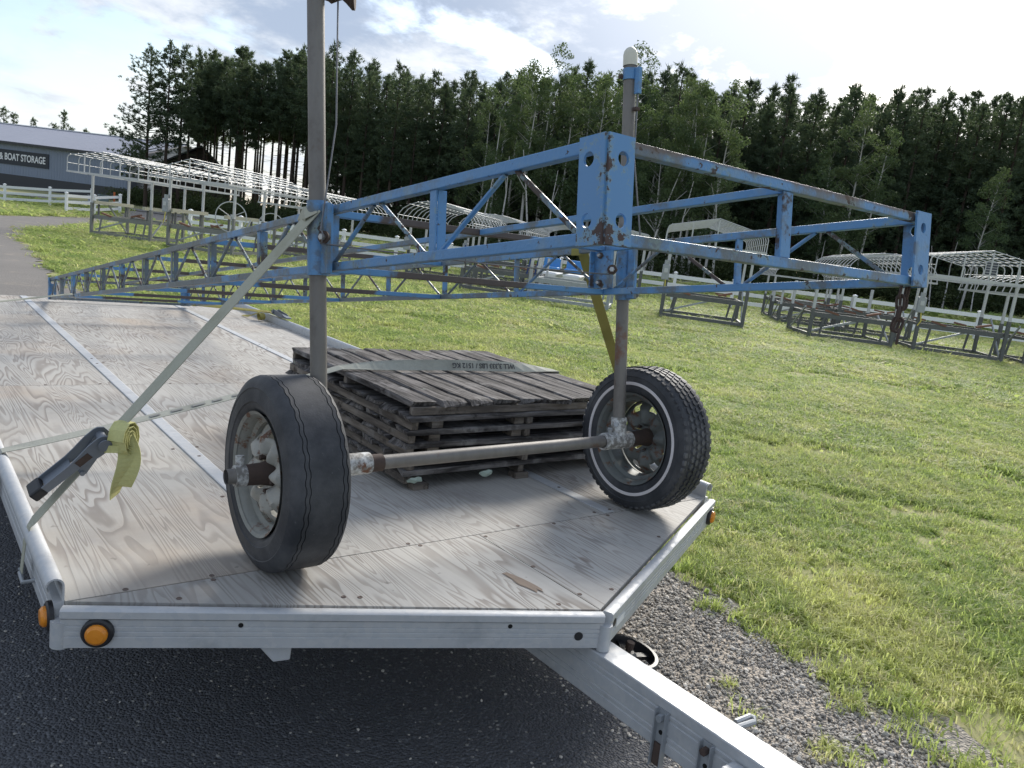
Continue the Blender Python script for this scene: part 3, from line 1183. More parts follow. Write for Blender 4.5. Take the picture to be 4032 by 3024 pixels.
# inside channel that carries the far sleeve
MB().box((WD - CH - .010, 1.115 + .01, H / 2), (.012, .085, H - 2 * CH - .002)).build('sleeve_channel', 'blue_paint', DK)
MB().box((WD - CH - .026, 1.115 + .055, H / 2), (.022, .006, H - 2 * CH - .004)).build('sleeve_channel', 'blue_paint', DK)


def bolt(p, d, parent, r=.0095, rw=.0175):
    p, d = Vector(p), Vector(d).normalized()
    b_ = part('clamp_bolt', parent)
    MB().lathe([(0, 0), (0, rw), (.005, rw), (.006, rw - .002), (.006, 0)], p, d, 24).build('washer', 'rust', b_, True)
    MB().lathe([(.006, r), (.015, r), (.017, r * .8), (.017, 0)], p, d, 6).build('bolt_head', 'bolt_steel', b_)


bL = Vector((PL0.x - .022, 1.050, .086))
MB().tube([bL + Vector((.015, 0, 0)), bL], .007, 8).build('bolt_shank', 'rust', DK)
bolt(bL, (-.85, -.5, 0), DK)
bR = Vector((WD - CH - .030, 1.060, .085))
MB().tube([bR + Vector((.02, 0, 0)), bR], .007, 8).build('bolt_shank', 'rust', DK)
bolt(bR, (-.75, -.65, 0), DK)
for z in (.042, .140):
    bolt((WD - CH - .018, 1.135, z), (-1, -.2, 0), DK, .007, .011)

# cables
cw = MB()
top = Vector((.012, 1.10, .735))
cw.tube([top, (.008, 1.085, .40), bL + Vector((-.012, -.004, .019))], .0024, 6)
ring = [bL + Vector((-.012, 0, 0)) + Vector((0, -.0185 * math.sin(a), .0185 * math.cos(a))) for a in np.linspace(0, PI * .92, 9)]
cw.tube(ring, .0024, 6)
cw.tube([ring[-1], bL.lerp(bR, .5) + Vector((0, 0, -.026)), bR + Vector((-.012, 0, -.018))], .0024, 6)
cw.build('winch_cable', 'cable_steel', DK, True)
# winch at the head of the near post
wn = part('winch', DK)
wp = on(PL0, PL1, .752)
MB().box(wp + Vector((.030, -.004, .012)), (.05, .05, .05)).build('bracket', 'rust', wn, bevel=.006)
MB().lathe([(-.03, .0), (-.03, .026), (-.018, .034), (.0, .026), (.012, .022), (.022, .030), (.038, .046), (.046, .046), (.05, .0)], wp + Vector((.060, -.01, .012)), (.85, -.5, 0), 24).build('drum', 'rust', wn, True)
MB().lathe([(-.012, .0255), (-.012, .028), (.012, .028), (.012, .0255)], on(PL0, PL1, .748), (0, 0, 1), 20).build('clamp_ring', 'rust', wn, True)
# cap, clamp and cable of the far post
pt = on(PR0, PR1, .855)
MB().lathe([(-.012, .0265), (.028, .0265), (.040, .024), (.050, .017), (.056, .008), (.0575, 0)], pt, (PR1 - PR0), 24).build('post_cap', 'cap_ivory', DK, True)
cl_ = part('post_clamp', DK)
pc = on(PR0, PR1, .812)
MB().lathe([(-.020, .0235), (-.020, .0275), (.020, .0275), (.020, .0235)], pc, (PR1 - PR0), 24).build('band', 'blue_paint', cl_, True)
MB().box(pc + Vector((.006, -.038, -.028)), (.018, .022, .095)).build('tab', 'blue_paint', cl_, bevel=.002)
MB().tube([pc + Vector((-.035, .02, -.008)), pc + Vector((-.015, .012, -.008))], .009, 8).build('bolt', 'rust', cl_)
MB().tube([pc + Vector((.006, -.040, -.075)), pc + Vector((.004, -.036, -.30)), (PR0.x + .004, 1.082, .20)], .003, 6).build('cable', 'cable_steel', cl_)
MB().box(pc + Vector((.004, -.036, -.130)), (.022, .020, .014)).build('cable_clip', 'rust', cl_, bevel=.003)

# axle with couplings
MB().tube([AXL - AD * .108, AXL + AD * .30], .0265, 20).build('hub_pipe', 'rust', DK, True)
MB().tube([AXL + AD * .12, AXR - AD * .07], .0215, 24).build('axle_pipe', 'old_pipe', DK, True)
MB().tube([AXR - AD * .15, AXR + AD * .10], .028, 20).build('hub_pipe', 'rust', DK, True)


def coupling(pc, P0, P1, a0, a1):
    t_ = part('tee_coupling', DK)
    MB().lathe([(a0, .024), (a0, .031), (a0 + .008, .0325), (a1 - .008, .0325), (a1, .031), (a1, .024)], pc, AD, 24).build('barrel', 'crusted_casting', t_, True)
    u = (P1 - P0).normalized()
    MB().lathe([(.0, .030), (.08, .030), (.088, .0285), (.088, .0235)], pc, u, 24).build('socket', 'crusted_casting', t_, True)
    for q, d in ((pc + AD * (a0 + .03), Vector((-.1, -.25, 1))), (pc + u * .06, Vector((-.9, -.6, .1)))):
        d.normalize()
        MB().tube([q + d * .028, q + d * .044], .0065, 6).tube([q + d * .044, q + d * .052], .0095, 6).build('set_screw', 'galvanised', t_)


coupling(on(PL0, PL1, AXL.z + .003), PL0, PL1, -.05, .158)
coupling(on(PR0, PR1, AXR.z - .003), PR0, PR1, -.085, .060)
cb = AXL - AD * .126
c2 = part('stub_collar', DK)
MB().tube([AXL - AD * .163, AXL - AD * .08], .0205, 20, False).build('stub_pipe', 'old_pipe', c2, True)
MB().lathe([(-.005, .0), (-.004, .017)], AXL - AD * .156, AD, 18).build('stub_bore', 'hole_black', c2)
MB().lathe([(-.014, .021), (-.014, .029), (.014, .029), (.014, .021)], cb, AD, 20).build('collar', 'crusted_casting', c2, True)
MB().tube([cb + Vector((0, 0, .026)), cb + Vector((0, 0, .040))], .011, 10).tube([cb + Vector((0, 0, .040)), cb + Vector((0, 0, .054))], .012, 6).build('set_screw', 'crusted_casting', c2)


def wheel(c, Rr, w, kind_, flip):
    """flip: +1 outer face looks along -axle (towards the camera)"""
    wh = part('wheel', DK)
    SEG = 156
    hw = w / 2
    rim_r = Rr * .615
    if kind_ == 'bald':
        prof = [(-hw * .78, rim_r), (-hw * .95, rim_r * 1.10), (-hw * .975, Rr * .725), (-hw * 1.01, Rr * .735), (-hw * 1.0, Rr * .80), (-hw * .965, Rr * .865), (-hw * .985, Rr * .875), (-hw * .93, Rr * .92), (-hw * .80, Rr * .985)]
        gro = []
        for gx in (-.66, -.52, .56, .70):
            prof += [(hw * (gx - .016), Rr), (hw * (gx - .008), Rr - .004), (hw * (gx + .008), Rr - .004), (hw * (gx + .016), Rr)]
            gro.append(gx)
        prof_s = sorted(prof[5:], key=lambda q: 0)
        prof += [(hw * .82, Rr * .985), (hw * .93, Rr * .92), (hw * 1.0, Rr * .80), (hw * .95, rim_r * 1.10), (hw * .78, rim_r)]

        def wob(j, k, x, r):
            if 9 <= j < 25:
                x += (.0016 if k % 4 < 2 else -.0016)
            return x, r
        MB().lathe(prof, c, AD, SEG, wob=wob).build('tyre', 'tyre_bald', wh, True)
    else:
        prof = [(-hw * .80, rim_r), (-hw * .96, rim_r * 1.08), (-hw * 1.0, Rr * .78), (-hw * .975, Rr * .855), (-hw * 1.0, Rr * .865), (-hw * .97, Rr * .89), (-hw * .88, Rr * .95), (-hw * .74, Rr * .975), (0, Rr * .985), (hw * .74, Rr * .975), (hw * .88, Rr * .95), (hw * .97, Rr * .88), (hw * 1.0, Rr * .78), (hw * .96, rim_r * 1.08), (hw * .80, rim_r)]
        MB().lathe(prof, c, AD, SEG).build('tyre', 'tyre_rubber', wh, True)
        tb = MB()
        ref = Vector((0, 0, 1))
        a = AD.cross(ref).normalized()
        b = AD.cross(a)
        NB = 58
        for row, gx in enumerate((-.78, -.47, -.16, .16, .47, .78)):
            for k in range(NB):
                t0 = 2 * PI * (k + .5 * (row % 2)) / NB
                edge = row in (0, 5)
                hx = hw * (.115 if not edge else .15)
                ht = 2 * PI / NB * (.36 if not edge else .33)
                base = Rr * (.968 if not edge else .935)
                topr = Rr * (1.0 if not edge else .978)
                hexp = [(-1, 0), (-.55, -1), (.55, -1), (1, 0), (.55, 1), (-.55, 1)] if not edge else [(-1.2, -.8), (.8, -1), (1, 0), (.8, 1), (-1.2, .8), (-1.0, 0)]
                lo, hi = [], []
                for ux, ut in hexp:
                    t = t0 + ut * ht
                    dr = a * math.cos(t) + b * math.sin(t)
                    sgn = 1 if gx > 0 else -1
                    xx = hw * gx + hx * ux * sgn * (-1 if gx < 0 and False else 1)
                    lo.append(c + AD * xx + dr * base)
                    hi.append(c + AD * (hw * gx + (xx - hw * gx) * .88) + dr * (topr - (0.004 if edge and abs(xx) > hw * abs(gx) else 0)))
                tb.add(lo + hi, [tuple(range(6, 12))] + [(i, (i + 1) % 6, 6 + (i + 1) % 6, 6 + i) for i in range(6)])
        kind(tb.build('tread', 'tyre_tread', wh), 'stuff')
        MB().lathe([(-hw * .99, Rr * .745), (-hw * 1.022, Rr * .75), (-hw * 1.022, Rr * .785), (-hw * .985, Rr * .79)], c, AD, 90).build('whitewall', 'white_stripe', wh, True)
    # rim: bead lip, well and slotted disc
    rm = 'rim_whitish' if kind_ == 'bald' else 'rim_grey'
    rb_ = 'rim_barrel' if kind_ == 'bald' else 'rim_grey'
    o = -1
    lip = [(o * hw * .90, rim_r * .985), (o * hw * .97, rim_r * 1.04), (o * hw * .93, rim_r * 1.02), (o * hw * .80, rim_r * .955), (o * hw * .55, rim_r * .93), (o * hw * .45, rim_r * .86), (hw * .1, rim_r * .83), (hw * .5, rim_r * .90), (hw * .80, rim_r * .955), (hw * .93, rim_r * 1.02), (hw * .97, rim_r * 1.04), (hw * .90, rim_r * .985)]
    MB().lathe(lip, c, AD, 72).build('rim', rb_, wh, True)
    ND_ = 96
    dxo = -hw * .42 if kind_ == 'bald' else hw * .32
    sgn = -1 if kind_ == 'bald' else -1
    rings = [(.0, .10), (.0, .26), (.020, .34), (.024, .44), (.022, .54), (.020, .62), (.012, .70), (-.006, .78), (-.010, .855)]
    vs, fs = [], []
    ref = Vector((0, 0, 1))
    a = AD.cross(ref).normalized()
    b = AD.cross(a)
    for k in range(ND_):
        t = 2 * PI * k / ND_
        dr = a * math.cos(t) + b * math.sin(t)
        for ox, rr in rings:
            ww = .0
            if .3 < rr < .66:
                ww = .011 * math.cos(8 * t)
            vs.append(c + AD * (dxo + sgn * (ox + ww)) + dr * rim_r * rr)
    nr = len(rings)
    for k in range(ND_):
        k2 = (k + 1) % ND_
        ph = k % 12
        for j in range(nr - 1):
            if j in (5, 6) and 3 <= ph < 8:
                continue
            if j == 1 and ph in (9, 10) and (k // 12) % 2 == 0:
                continue
            fs.append((k * nr + j, k2 * nr + j, k2 * nr + j + 1, k * nr + j + 1))
    d_ = MB().add(vs, fs).build('rim_disc', rm, wh, True)
    so = d_.modifiers.new('thick', 'SOLIDIFY')
    so.thickness = .004
    for k in range(5):
        t = 2 * PI * k / 5 + .3
        dr = a * math.cos(t) + b * math.sin(t)
        q = c + AD * dxo + dr * rim_r * .30
        MB().tube([q, q - AD * .022], .008, 6).build('lug_nut', 'rust', wh)
    MB().lathe([(dxo - .075, .028), (dxo - .030, .0305), (dxo - .004, .036), (dxo + .03, .040)], c, AD, 24).build('hub', 'rust', wh, True)
    return wh


wheel(AXL - AD * .004, .267, .166, 'bald', 1)
wheel(AXR - AD * .022, .280, .162, 'tread', 1)

# chain hooked to the front far corner
CHN = thing('chain', 'rusty chain hanging in two strands from the front corner of the blue frame', 'chain', loc=DM @ Vector((WD - .03, .03, 0)))


def link_mesh():
    pts = []
    for k in range(20):
        a = 2 * PI * k / 20
        pts.append((.0085 * math.cos(a), 0, .0125 * math.sin(a) + (.006 if math.sin(a) > 0 else -.006)))
    pts.append(pts[0])
    return MB().tube(pts, .0036, 7, False).mesh('chain_link', 'rust', True)


lm_ = link_mesh()
for sx, n_, off in ((-.012, 5, 0), (.022, 4, .4)):
    for k in range(n_):
        M = Matrix.Translation((sx + .003 * math.sin(k * 2.1), .004 * k * (1 if off else -1), -.012 - k * .0285)) @ Matrix.Rotation(R(90 * (k % 2) + 25 + off * 60), 4, 'Z') @ Matrix.Rotation(R(8 * math.sin(k * 1.7)), 4, 'Y')
        link('chain_link', lm_, CHN, M=M)
MB().tube([(-.012, 0, .004), (.0, 0, .012), (.022, 0, .004)], .0036, 7).build('chain_link', 'rust', CHN)

# ------------------------------------------------------------------ stack of weathered deck panels
def board_mesh(seed, L, w, th):
    r_ = random.Random(seed)
    n = 9
    vs, fs = [], []
    for i in range(n):
        y = -L / 2 + L * i / (n - 1)
        end = i in (0, n - 1)
        cr = [(-w / 2, 0), (-w / 2, th * .8), (-w / 2 * .93, th), (w / 2 * .93, th), (w / 2, th * .8), (w / 2, 0)]
        for x, z in cr:
            vs.append((x + r_.uniform(-.002, .002), y + (r_.uniform(-.034, .010) * (1 if i else -1) if end else r_.uniform(-.01, .01)), z + (r_.uniform(-.0035, .001) if z else 0)))
    for i in range(n - 1):
        for k in range(6):
            k2 = (k + 1) % 6
            fs.append((i * 6 + k, i * 6 + k2, i * 6 + 6 + k2, i * 6 + 6 + k))
    fs += [tuple(range(6))[::-1], tuple((n - 1) * 6 + k for k in range(6))]
    return MB().add(vs, fs).mesh('board', 'mossy_boards')


PSX, PSY = 1.17, 1.17
BM = [board_mesh(40 + k, PSY, .109 + .004 * (k % 3), .022) for k in range(7)]
SM = MB().box((0, 0, 0), (.030, PSY - .03, .030)).mesh('stringer', 'grey_stringers')
names6 = ['topmost weathered dock panel of the stack, its boards running lengthwise under the printed strap',
          'second weathered dock panel from the top, boards running crosswise',
          'third weathered dock panel from the top of the stack',
          'fourth weathered dock panel from the top, two above the lowest',
          'fifth weathered dock panel, lying directly on the lowest panel',
          'lowest weathered dock panel with lichen on its edge, resting on the plywood by short feet']
zb = .026
rs = random.Random(21)
for lev in range(5, -1, -1):
    along_y = lev == 0
    cx, cy = .60 + rs.uniform(-.018, .022), 1.03 + rs.uniform(-.015, .02)
    if lev == 0:
        cx, cy = .60, 1.02
    ang = R(rs.uniform(-1.2, 1.2)) if lev else R(-.6)
    P = thing('boardwalk_section', names6[lev], 'wooden panel', group='weathered dock panels stacked on the trailer', M=Matrix.Translation((cx, cy, DZ + zb)) @ Matrix.Rotation(ang + (0 if along_y else PI / 2), 4, 'Z'))
    for k, x in enumerate((-.556, 0, .556)):
        M = Matrix.Translation((0, x, .0152)) @ Matrix.Rotation(PI / 2, 4, 'Z')
        link('stringer', SM, P, bevel=.002, M=M)
    for k in range(9):
        x = -PSX / 2 + (k + .5) * PSX / 9
        M = Matrix.Translation((x + rs.uniform(-.003, .003), rs.uniform(-.012, .012), .0305 + rs.uniform(0, .0015))) @ Matrix.Rotation(R(rs.uniform(-.35, .35)), 4, 'Z') @ Matrix.Rotation(PI * rs.randint(0, 1), 4, 'Z')
        link('board', BM[rs.randrange(7)], P, M=M)
    if lev == 5:
        for fx in (-.5, 0, .5):
            for fy in (-.56, -.2, .2, .56):
                MB().box((fy, fx, -.0135), (.05, .07, .025)).build('foot_block', 'grey_stringers', P, bevel=.002)
        r2 = random.Random(2)
        for lx, ly in ((-.60, .54), (-.605, .21)):
            vs = [(lx + r2.uniform(-.003, .003), ly + .035 * math.cos(a) * r2.uniform(.7, 1.1), .022 + .014 * math.sin(a) * r2.uniform(.6, 1.2)) for a in np.linspace(0, 2 * PI, 14)[:-1]]
            ctr = (lx - .006, ly, .022)
            MB().add(vs + [ctr], [(i, (i + 1) % 13, 13) for i in range(13)]).build('lichen_patch', 'lichen', P)
    elif lev in (1, 2, 3):
        for fy in (-.45, .05, .45):
            MB().box((-.53, fy, .0140), (.06, .05, .027)).build('spacer_block', 'grey_stringers', P)
    zb += .0535
ZT = zb - .0535 + .052

# ------------------------------------------------------------------ ratchet straps
def lerp_pts(a, b, n, sag=0.0):
    a, b = Vector(a), Vector(b)
    return [a.lerp(b, i / n) - Vector((0, 0, sag * 4 * (i / n) * (1 - i / n))) for i in range(n + 1)]


SW = .046
# near strap with the ratchet: side rail -> near sleeve
S1 = thing('ratchet_strap', 'pale ratchet strap running steeply from the near side rail to the near post sleeve', 'ratchet strap', (0, 0, DZ))
P0 = Vector((XL - .030, .348, .066))
P1 = ld((-.036, 1.10, .168))
sd = (P1 - P0).normalized()
ax_w = Vector((.10, .85, .45))
ax_w = (ax_w - sd * sd.dot(ax_w)).normalized()
low_end = P0 + (P1 - P0) * .175
hook_p = Vector((XL - .048, .30, -.055))
pp = lerp_pts(hook_p + Vector((0, .03, 0)), (XL - .040, .335, .03), 3) + [Vector((XL - .030, .347, .064))] + lerp_pts(P0 + sd * .02, low_end, 5)
MB().ribbon(pp, [Vector((0, 1, .0))] * 5 + [ax_w] * 6, .036).build('short_strap', 'webbing_pale', S1)
up0 = P0 + (P1 - P0) * .285
MB().ribbon(lerp_pts(up0, P1, 10), ax_w, SW).build('long_strap', 'webbing_pale', S1)
wrap = [P1, ld((-.064, 1.12, .155)), ld((-.060, 1.15, .13)), ld((-.02, 1.16, .10))]
MB().ribbon(wrap, ax_w, SW).build('strap_loop', 'webbing_pale', S1)
MB().tube([hook_p + Vector((0, .05, .0)), hook_p + Vector((0, .055, -.012)), hook_p + Vector((0, .0, -.018)), hook_p + Vector((.03, -.01, -.012)), hook_p + Vector((.045, 0, .0))], .0055, 8).build('hook', 'galvanised', S1, True)
# ratchet
rt = part('ratchet', S1)
nrm = sd.cross(ax_w).normalized()
if nrm.dot(CAM - Vector((0, 0, DZ)) - P0) < 0:
    nrm = -nrm
ra = P0 + (P1 - P0) * .262 + nrm * .012
rb = P0 + (P1 - P0) * .09 + nrm * .052
hd = (rb - ra).normalized()
hs = hd.cross(ax_w).normalized()
for s_ in (-1, 1):
    o_ = ax_w * s_ * .024
    outl = []
    L_ = (rb - ra).length
    for t, wid in ((-.022, .010), (-.012, .021), (.0, .025), (.03, .024), (.07, .017), (.10, .013), (L_ - .03, .012), (L_, .011)):
        outl.append((t, wid))
    up_ = [ra + hd * t + hs * w_ for t, w_ in outl]
    dn_ = [ra + hd * t - hs * w_ for t, w_ in outl]
    vs = [p + o_ - ax_w * .0018 for p in up_ + dn_[::-1]] + [p + o_ + ax_w * .0018 for p in up_ + dn_[::-1]]
    n_ = len(up_) * 2
    MB().add(vs, [tuple(range(n_)), tuple(range(n_, 2 * n_))[::-1]] + [(i, (i + 1) % n_, n_ + (i + 1) % n_, n_ + i) for i in range(n_)]).build('side_plate', 'ratchet_steel', rt)
MB().tube([ra - ax_w * .034, ra + ax_w * .034], .0125, 14).build('spindle', 'ratchet_steel', rt, True)
MB().tube([ra + ax_w * .034, ra + ax_w * .037], .017, 16).tube([ra - ax_w * .034, ra - ax_w * .037], .017, 16).build('spindle_disc', 'ratchet_steel', rt, True)
MB().tube([low_end - ax_w * .026, low_end + ax_w * .026], .0065, 10).build('strap_bolt', 'ratchet_steel', rt, True)
for s_ in (-1, 1):
    MB().bar(ra + ax_w * s_ * .019, low_end + ax_w * s_ * .019, .022, .003, ax_w).build('base_plate', 'ratchet_steel', rt)
MB().bar(ra + hd * .045 - ax_w * .0265, ra + hd * .085 - ax_w * .0265, .020, .001, ax_w).build('rust_patch', 'rust', rt)
MB().bar(rb - hd * .018, rb + hd * .020, .030, .056, ax_w).build('handle_grip', 'black_plastic', rt, bevel=.006)
MB().bar(ra + hd * .10, rb - hd * .02, .003, .046, ax_w).build('handle_web', 'ratchet_steel', rt)
# rolled tail hanging beside the ratchet
kn = P0 + (P1 - P0) * .275 + Vector((.035, -.02, .0)) + nrm * .02
sp = []
view = (kn - (CAM - Vector((0, 0, DZ)))).normalized()
scr_r = view.cross(Vector((0, 0, 1))).normalized()
rax = (scr_r * .78 - view * .55 + Vector((0, 0, -.12))).normalized()
rv_ = rax.cross(Vector((0, 0, 1))).normalized()
for k in range(34):
    a = k * .62
    rr = .044 - .0010 * k
    sp.append(kn + scr_r * .012 + rv_ * (rr * .85 * math.cos(a)) + Vector((0, 0, -.010 + rr * 1.15 * math.sin(a))))
MB().ribbon(sp, rax, .046).build('rolled_tail', 'webbing_yellow', S1)
tp, tw = [], []
for k in range(15):
    q = k / 14
    tp.append(kn + scr_r * (.008 + .014 * math.sin(q * 4.5)) + view * (-.012 * math.sin(q * 3)) + Vector((0, 0, .012 - .185 * q)))
    tw.append((scr_r * math.cos(q * 1.5 - .3) + view * math.sin(q * 1.5 - .3)))
MB().ribbon(tp, tw, .048).build('hanging_tail', 'webbing_yellow', S1)
tp2 = [p + view * .006 + scr_r * .012 + Vector((0, 0, -.012)) for p in tp[:12]]
MB().ribbon(tp2, [w_ @ Matrix.Rotation(.5, 3, 'Z') for w_ in tw[:12]], .044).build('hanging_tail', 'webbing_yellow', S1)
MB().ribbon([kn + scr_r * (.030 * math.cos(a) - .004) + Vector((0, 0, -.040)) + view * .024 * math.sin(a) for a in np.linspace(-PI, PI * .9, 12)], Vector((0, 0, 1)), .020).build('tail_tie', 'webbing_yellow', S1)

# printed strap over the stack
S2 = thing('printed_strap', 'grey printed strap stretched from the near rail over the stack of wooden panels', 'ratchet strap', (0, 0, DZ))
rail_pt = Vector((XL - .020, 1.062, .066))
e0 = Vector((.012, 1.045, ZT + .012))
e1 = Vector((1.185, .985, ZT + .010))
pp = [Vector((XL - .050, 1.06, -.075)), Vector((XL - .048, 1.06, .0)), Vector((XL - .040, 1.061, .050)), rail_pt]
wdl = [Vector((0, 1, 0))] * 4
line = lerp_pts(rail_pt, e0, 12, .012)[1:]
pp += line
wdl += [Vector((.0, 1, .10))] * len(line)
tilt_path, tilt_w = [], []
for k in range(1, 17):
    q = k / 16
    tw_ = math.sin(PI * min(1, q * 1.02)) ** .7
    p = e0.lerp(e1, q) + Vector((0, -.02 * tw_, .022 * tw_))
    tilt_path.append(p)
    tilt_w.append(Vector((0, 1 - .72 * tw_, .85 * tw_)))
pp += tilt_path
wdl += tilt_w
pp += [Vector((1.195, .985, ZT - .04)), Vector((XR + .02, .98, .075)), Vector((XR + .05, .98, .0))]
wdl += [Vector((0, 1, 0))] * 3
MB().ribbon(pp, wdl, .050).build('webbing', 'webbing_grey', S2)
# lettering reads upside down from the camera
ip = 7
tdir = (tilt_path[ip + 1] - tilt_path[ip - 1]).normalized()
tww = (tilt_w[ip] - tdir * tdir.dot(tilt_w[ip])).normalized()
tn = tdir.cross(tww).normalized()
if tn.dot(CAM - Vector((0, 0, DZ)) - tilt_path[ip]) < 0:
    tn = -tn
ex = -tdir
ey = tn.cross(ex)
tM = frame(tilt_path[ip] + tn * .0022 + tdir * .13, ex, ey)
text_mesh('WLL 3,333 LBS / 1512 KG', .033, 'strap_print', 'printing', S2, tM, .0004, .0006)
for k in range(7):
    q = .40 + k * .062
    p = rail_pt.lerp(e0, q) - Vector((0, 0, .012 * 4 * q * (1 - q)))
    d = (e0 - rail_pt).normalized()
    MB().bar(p + Vector((0, 0, .0030)) - d * .022, p + Vector((0, 0, .0030)) + d * (.014 + .006 * (k % 3)), .020, .0006).build('printing', 'strap_faded', S2)
MB().tube([(XL - .05, 1.04, -.07), (XL - .052, 1.06, -.088), (XL - .05, 1.08, -.07)], .006, 8).build('hook', 'galvanised', S2, True)

# olive strap behind the far post
S3 = thing('olive_strap', 'olive yellow strap pulled taut from the far rail up behind the far post', 'ratchet strap', (0, 0, DZ))
b0 = ld((WD + .012, 1.30, H + .006))
top3 = [ld((WD - CH - .006, 1.28, H - .03)), ld((WD - CH - .003, 1.285, H + .004)), b0]
down = lerp_pts(b0, (XR + .018, .349, .02), 8)[1:]
MB().ribbon(top3 + down, [Vector((.70, -.70, .1))] * (3 + len(down)), .040).build('webbing', 'webbing_olive', S3)
MB().tube([(XR + .03, .33, .0), (XR + .035, .35, -.03), (XR + .028, .37, .0)], .006, 8).build('hook', 'galvanised', S3, True)

# far rear strap with its ratchet lying on the far rail
S4 = thing('ratchet_strap', 'dark ratchet with a folded tan tail lying on the far side rail near the back', 'ratchet strap', (0, 0, DZ))
MB().ribbon([(XR + .02, 4.70, .068), (XR + .01, 4.86, .085), (XR - .01, 5.02, .075), ld((WD + .01, LEN - .35, .01)), ld((WD - .05, LEN - .36, -.004))], [Vector((1, 0, .2))] * 5, .045).build('webbing', 'webbing_olive', S4)
rt4 = part('ratchet', S4)
for s_ in (-1, 1):
    MB().add([(XR + .02 + s_ * .022, 4.58, .075), (XR + .02 + s_ * .022, 4.70, .070), (XR + .01 + s_ * .022, 4.86, .078), (XR + .01 + s_ * .022, 4.90, .100), (XR + .01 + s_ * .022, 4.84, .125), (XR + .02 + s_ * .022, 4.66, .105),
              (XR + .023 + s_ * .022, 4.58, .075), (XR + .023 + s_ * .022, 4.70, .070), (XR + .013 + s_ * .022, 4.86, .078), (XR + .013 + s_ * .022, 4.90, .100), (XR + .013 + s_ * .022, 4.84, .125), (XR + .023 + s_ * .022, 4.66, .105)],
             [(0, 1, 2, 3, 4, 5), (11, 10, 9, 8, 7, 6)] + [(i, (i + 1) % 6, 6 + (i + 1) % 6, 6 + i) for i in range(6)]).build('side_plate', 'ratchet_steel', rt4)
MB().tube([(XR - .02, 4.85, .10), (XR + .05, 4.85, .10)], .016, 12).build('spindle', 'ratchet_steel', rt4, True)
MB().bar((XR + .021, 4.56, .082), (XR + .021, 4.72, .094), .046, .012).build('handle', 'ratchet_steel', rt4, bevel=.003)
tl = []
for k in range(22):
    a = k * .6
    rr = .034 - .0009 * k
    tl.append(Vector((XR - .085, 4.93 + rr * 1.6 * math.cos(a), .040 + rr * math.sin(a))))
MB().ribbon(tl, Vector((1, 0, .1)), .045).build('rolled_tail', 'webbing_olive', S4)
MB().ribbon([(XR - .03, 4.90, .09), (XR - .06, 4.94, .092), (XR - .10, 5.0, .060), (XR - .13, 5.1, .020), (XR - .15, 5.2, .012)], Vector((.2, 1, 0)), .043).build('loose_tail', 'webbing_olive', S4)

# thin strap at the near back corner
S5 = thing('thin_strap', 'thin pale strap stretched across the deck to the near rear end of the blue frame', 'strap', (0, 0, DZ))
MB().ribbon([(XL - .045, 4.5, -.05), (XL - .02, 4.5, .066)] + lerp_pts((XL - .012, 4.5, .068), ld((-.012, 5.44, .020)), 5) + [ld((.012, 5.46, -.006))], Vector((.2, 1, .2)), .030, .003).build('webbing', 'webbing_pale', S5)
MB().tube([(XL - .05, 4.5 - .02, -.05), (XL - .052, 4.5, -.066), (XL - .05, 4.5 + .02, -.05)], .006, 8).build('hook', 'galvanised', S5, True)

# ------------------------------------------------------------------ fences
POST_ = MB().box((0, 0, .58), (.125, .125, 1.16)).mesh('post', 'white_vinyl')
CAPM = MB().add([(-.085, -.085, 1.16), (.085, -.085, 1.16), (.085, .085, 1.16), (-.085, .085, 1.16), (-.085, -.085, 1.185), (.085, -.085, 1.185), (.085, .085, 1.185), (-.085, .085, 1.185), (0, 0, 1.235)],
                [(0, 1, 5, 4), (1, 2, 6, 5), (2, 3, 7, 6), (3, 0, 4, 7), (4, 5, 8), (5, 6, 8), (6, 7, 8), (7, 4, 8)]).mesh('post_cap', 'white_vinyl')


def fence(name, label, a, b, n, zo=0.0, rails=(.30, .66, 1.02)):
    a, b = Vector(a), Vector(b)
    F = thing(name, label, 'fence', (a.x, a.y, terr1(a.x, a.y)), group=None)
    z0 = terr1(a.x, a.y)
    ps = []
    for i in range(n + 1):
        p = a.lerp(b, i / n)
        q = Vector((p.x - a.x, p.y - a.y, terr1(p.x, p.y) - z0 + zo))
        ps.append(q)
        ang = math.atan2((b - a).y, (b - a).x)
        po = link('post', POST_, F, M=Matrix.Translation(q) @ Matrix.Rotation(ang, 4, 'Z'))
        link('post_cap', CAPM, po)
    for i in range(n):
        for rz in rails:
            u = (ps[i + 1] - ps[i]).normalized() * .0635
            MB().bar(ps[i] + u + Vector((0, 0, rz)), ps[i + 1] - u + Vector((0, 0, rz)), .038, .155).build('rail', 'white_vinyl', F)


fence('rail_fence', 'long white three-rail vinyl fence behind the row of boat lifts', (42.5, .65), (9.4, 35.4), 20)
fence('rail_fence', 'white three-rail vinyl fence on the grass before the long blue storage building', (-8, 54.0), (9.6, 58.0), 7)
fence('rail_fence', 'short white wing of vinyl fence angling beside the driveway entrance', (6.9, 50.4), (10.4, 53.6), 2)

# ------------------------------------------------------------------ boat lifts
LD = Vector((.66, -.75, 0)).normalized()
LN = Vector((.75, .66, 0)).normalized()
CACHE = {}


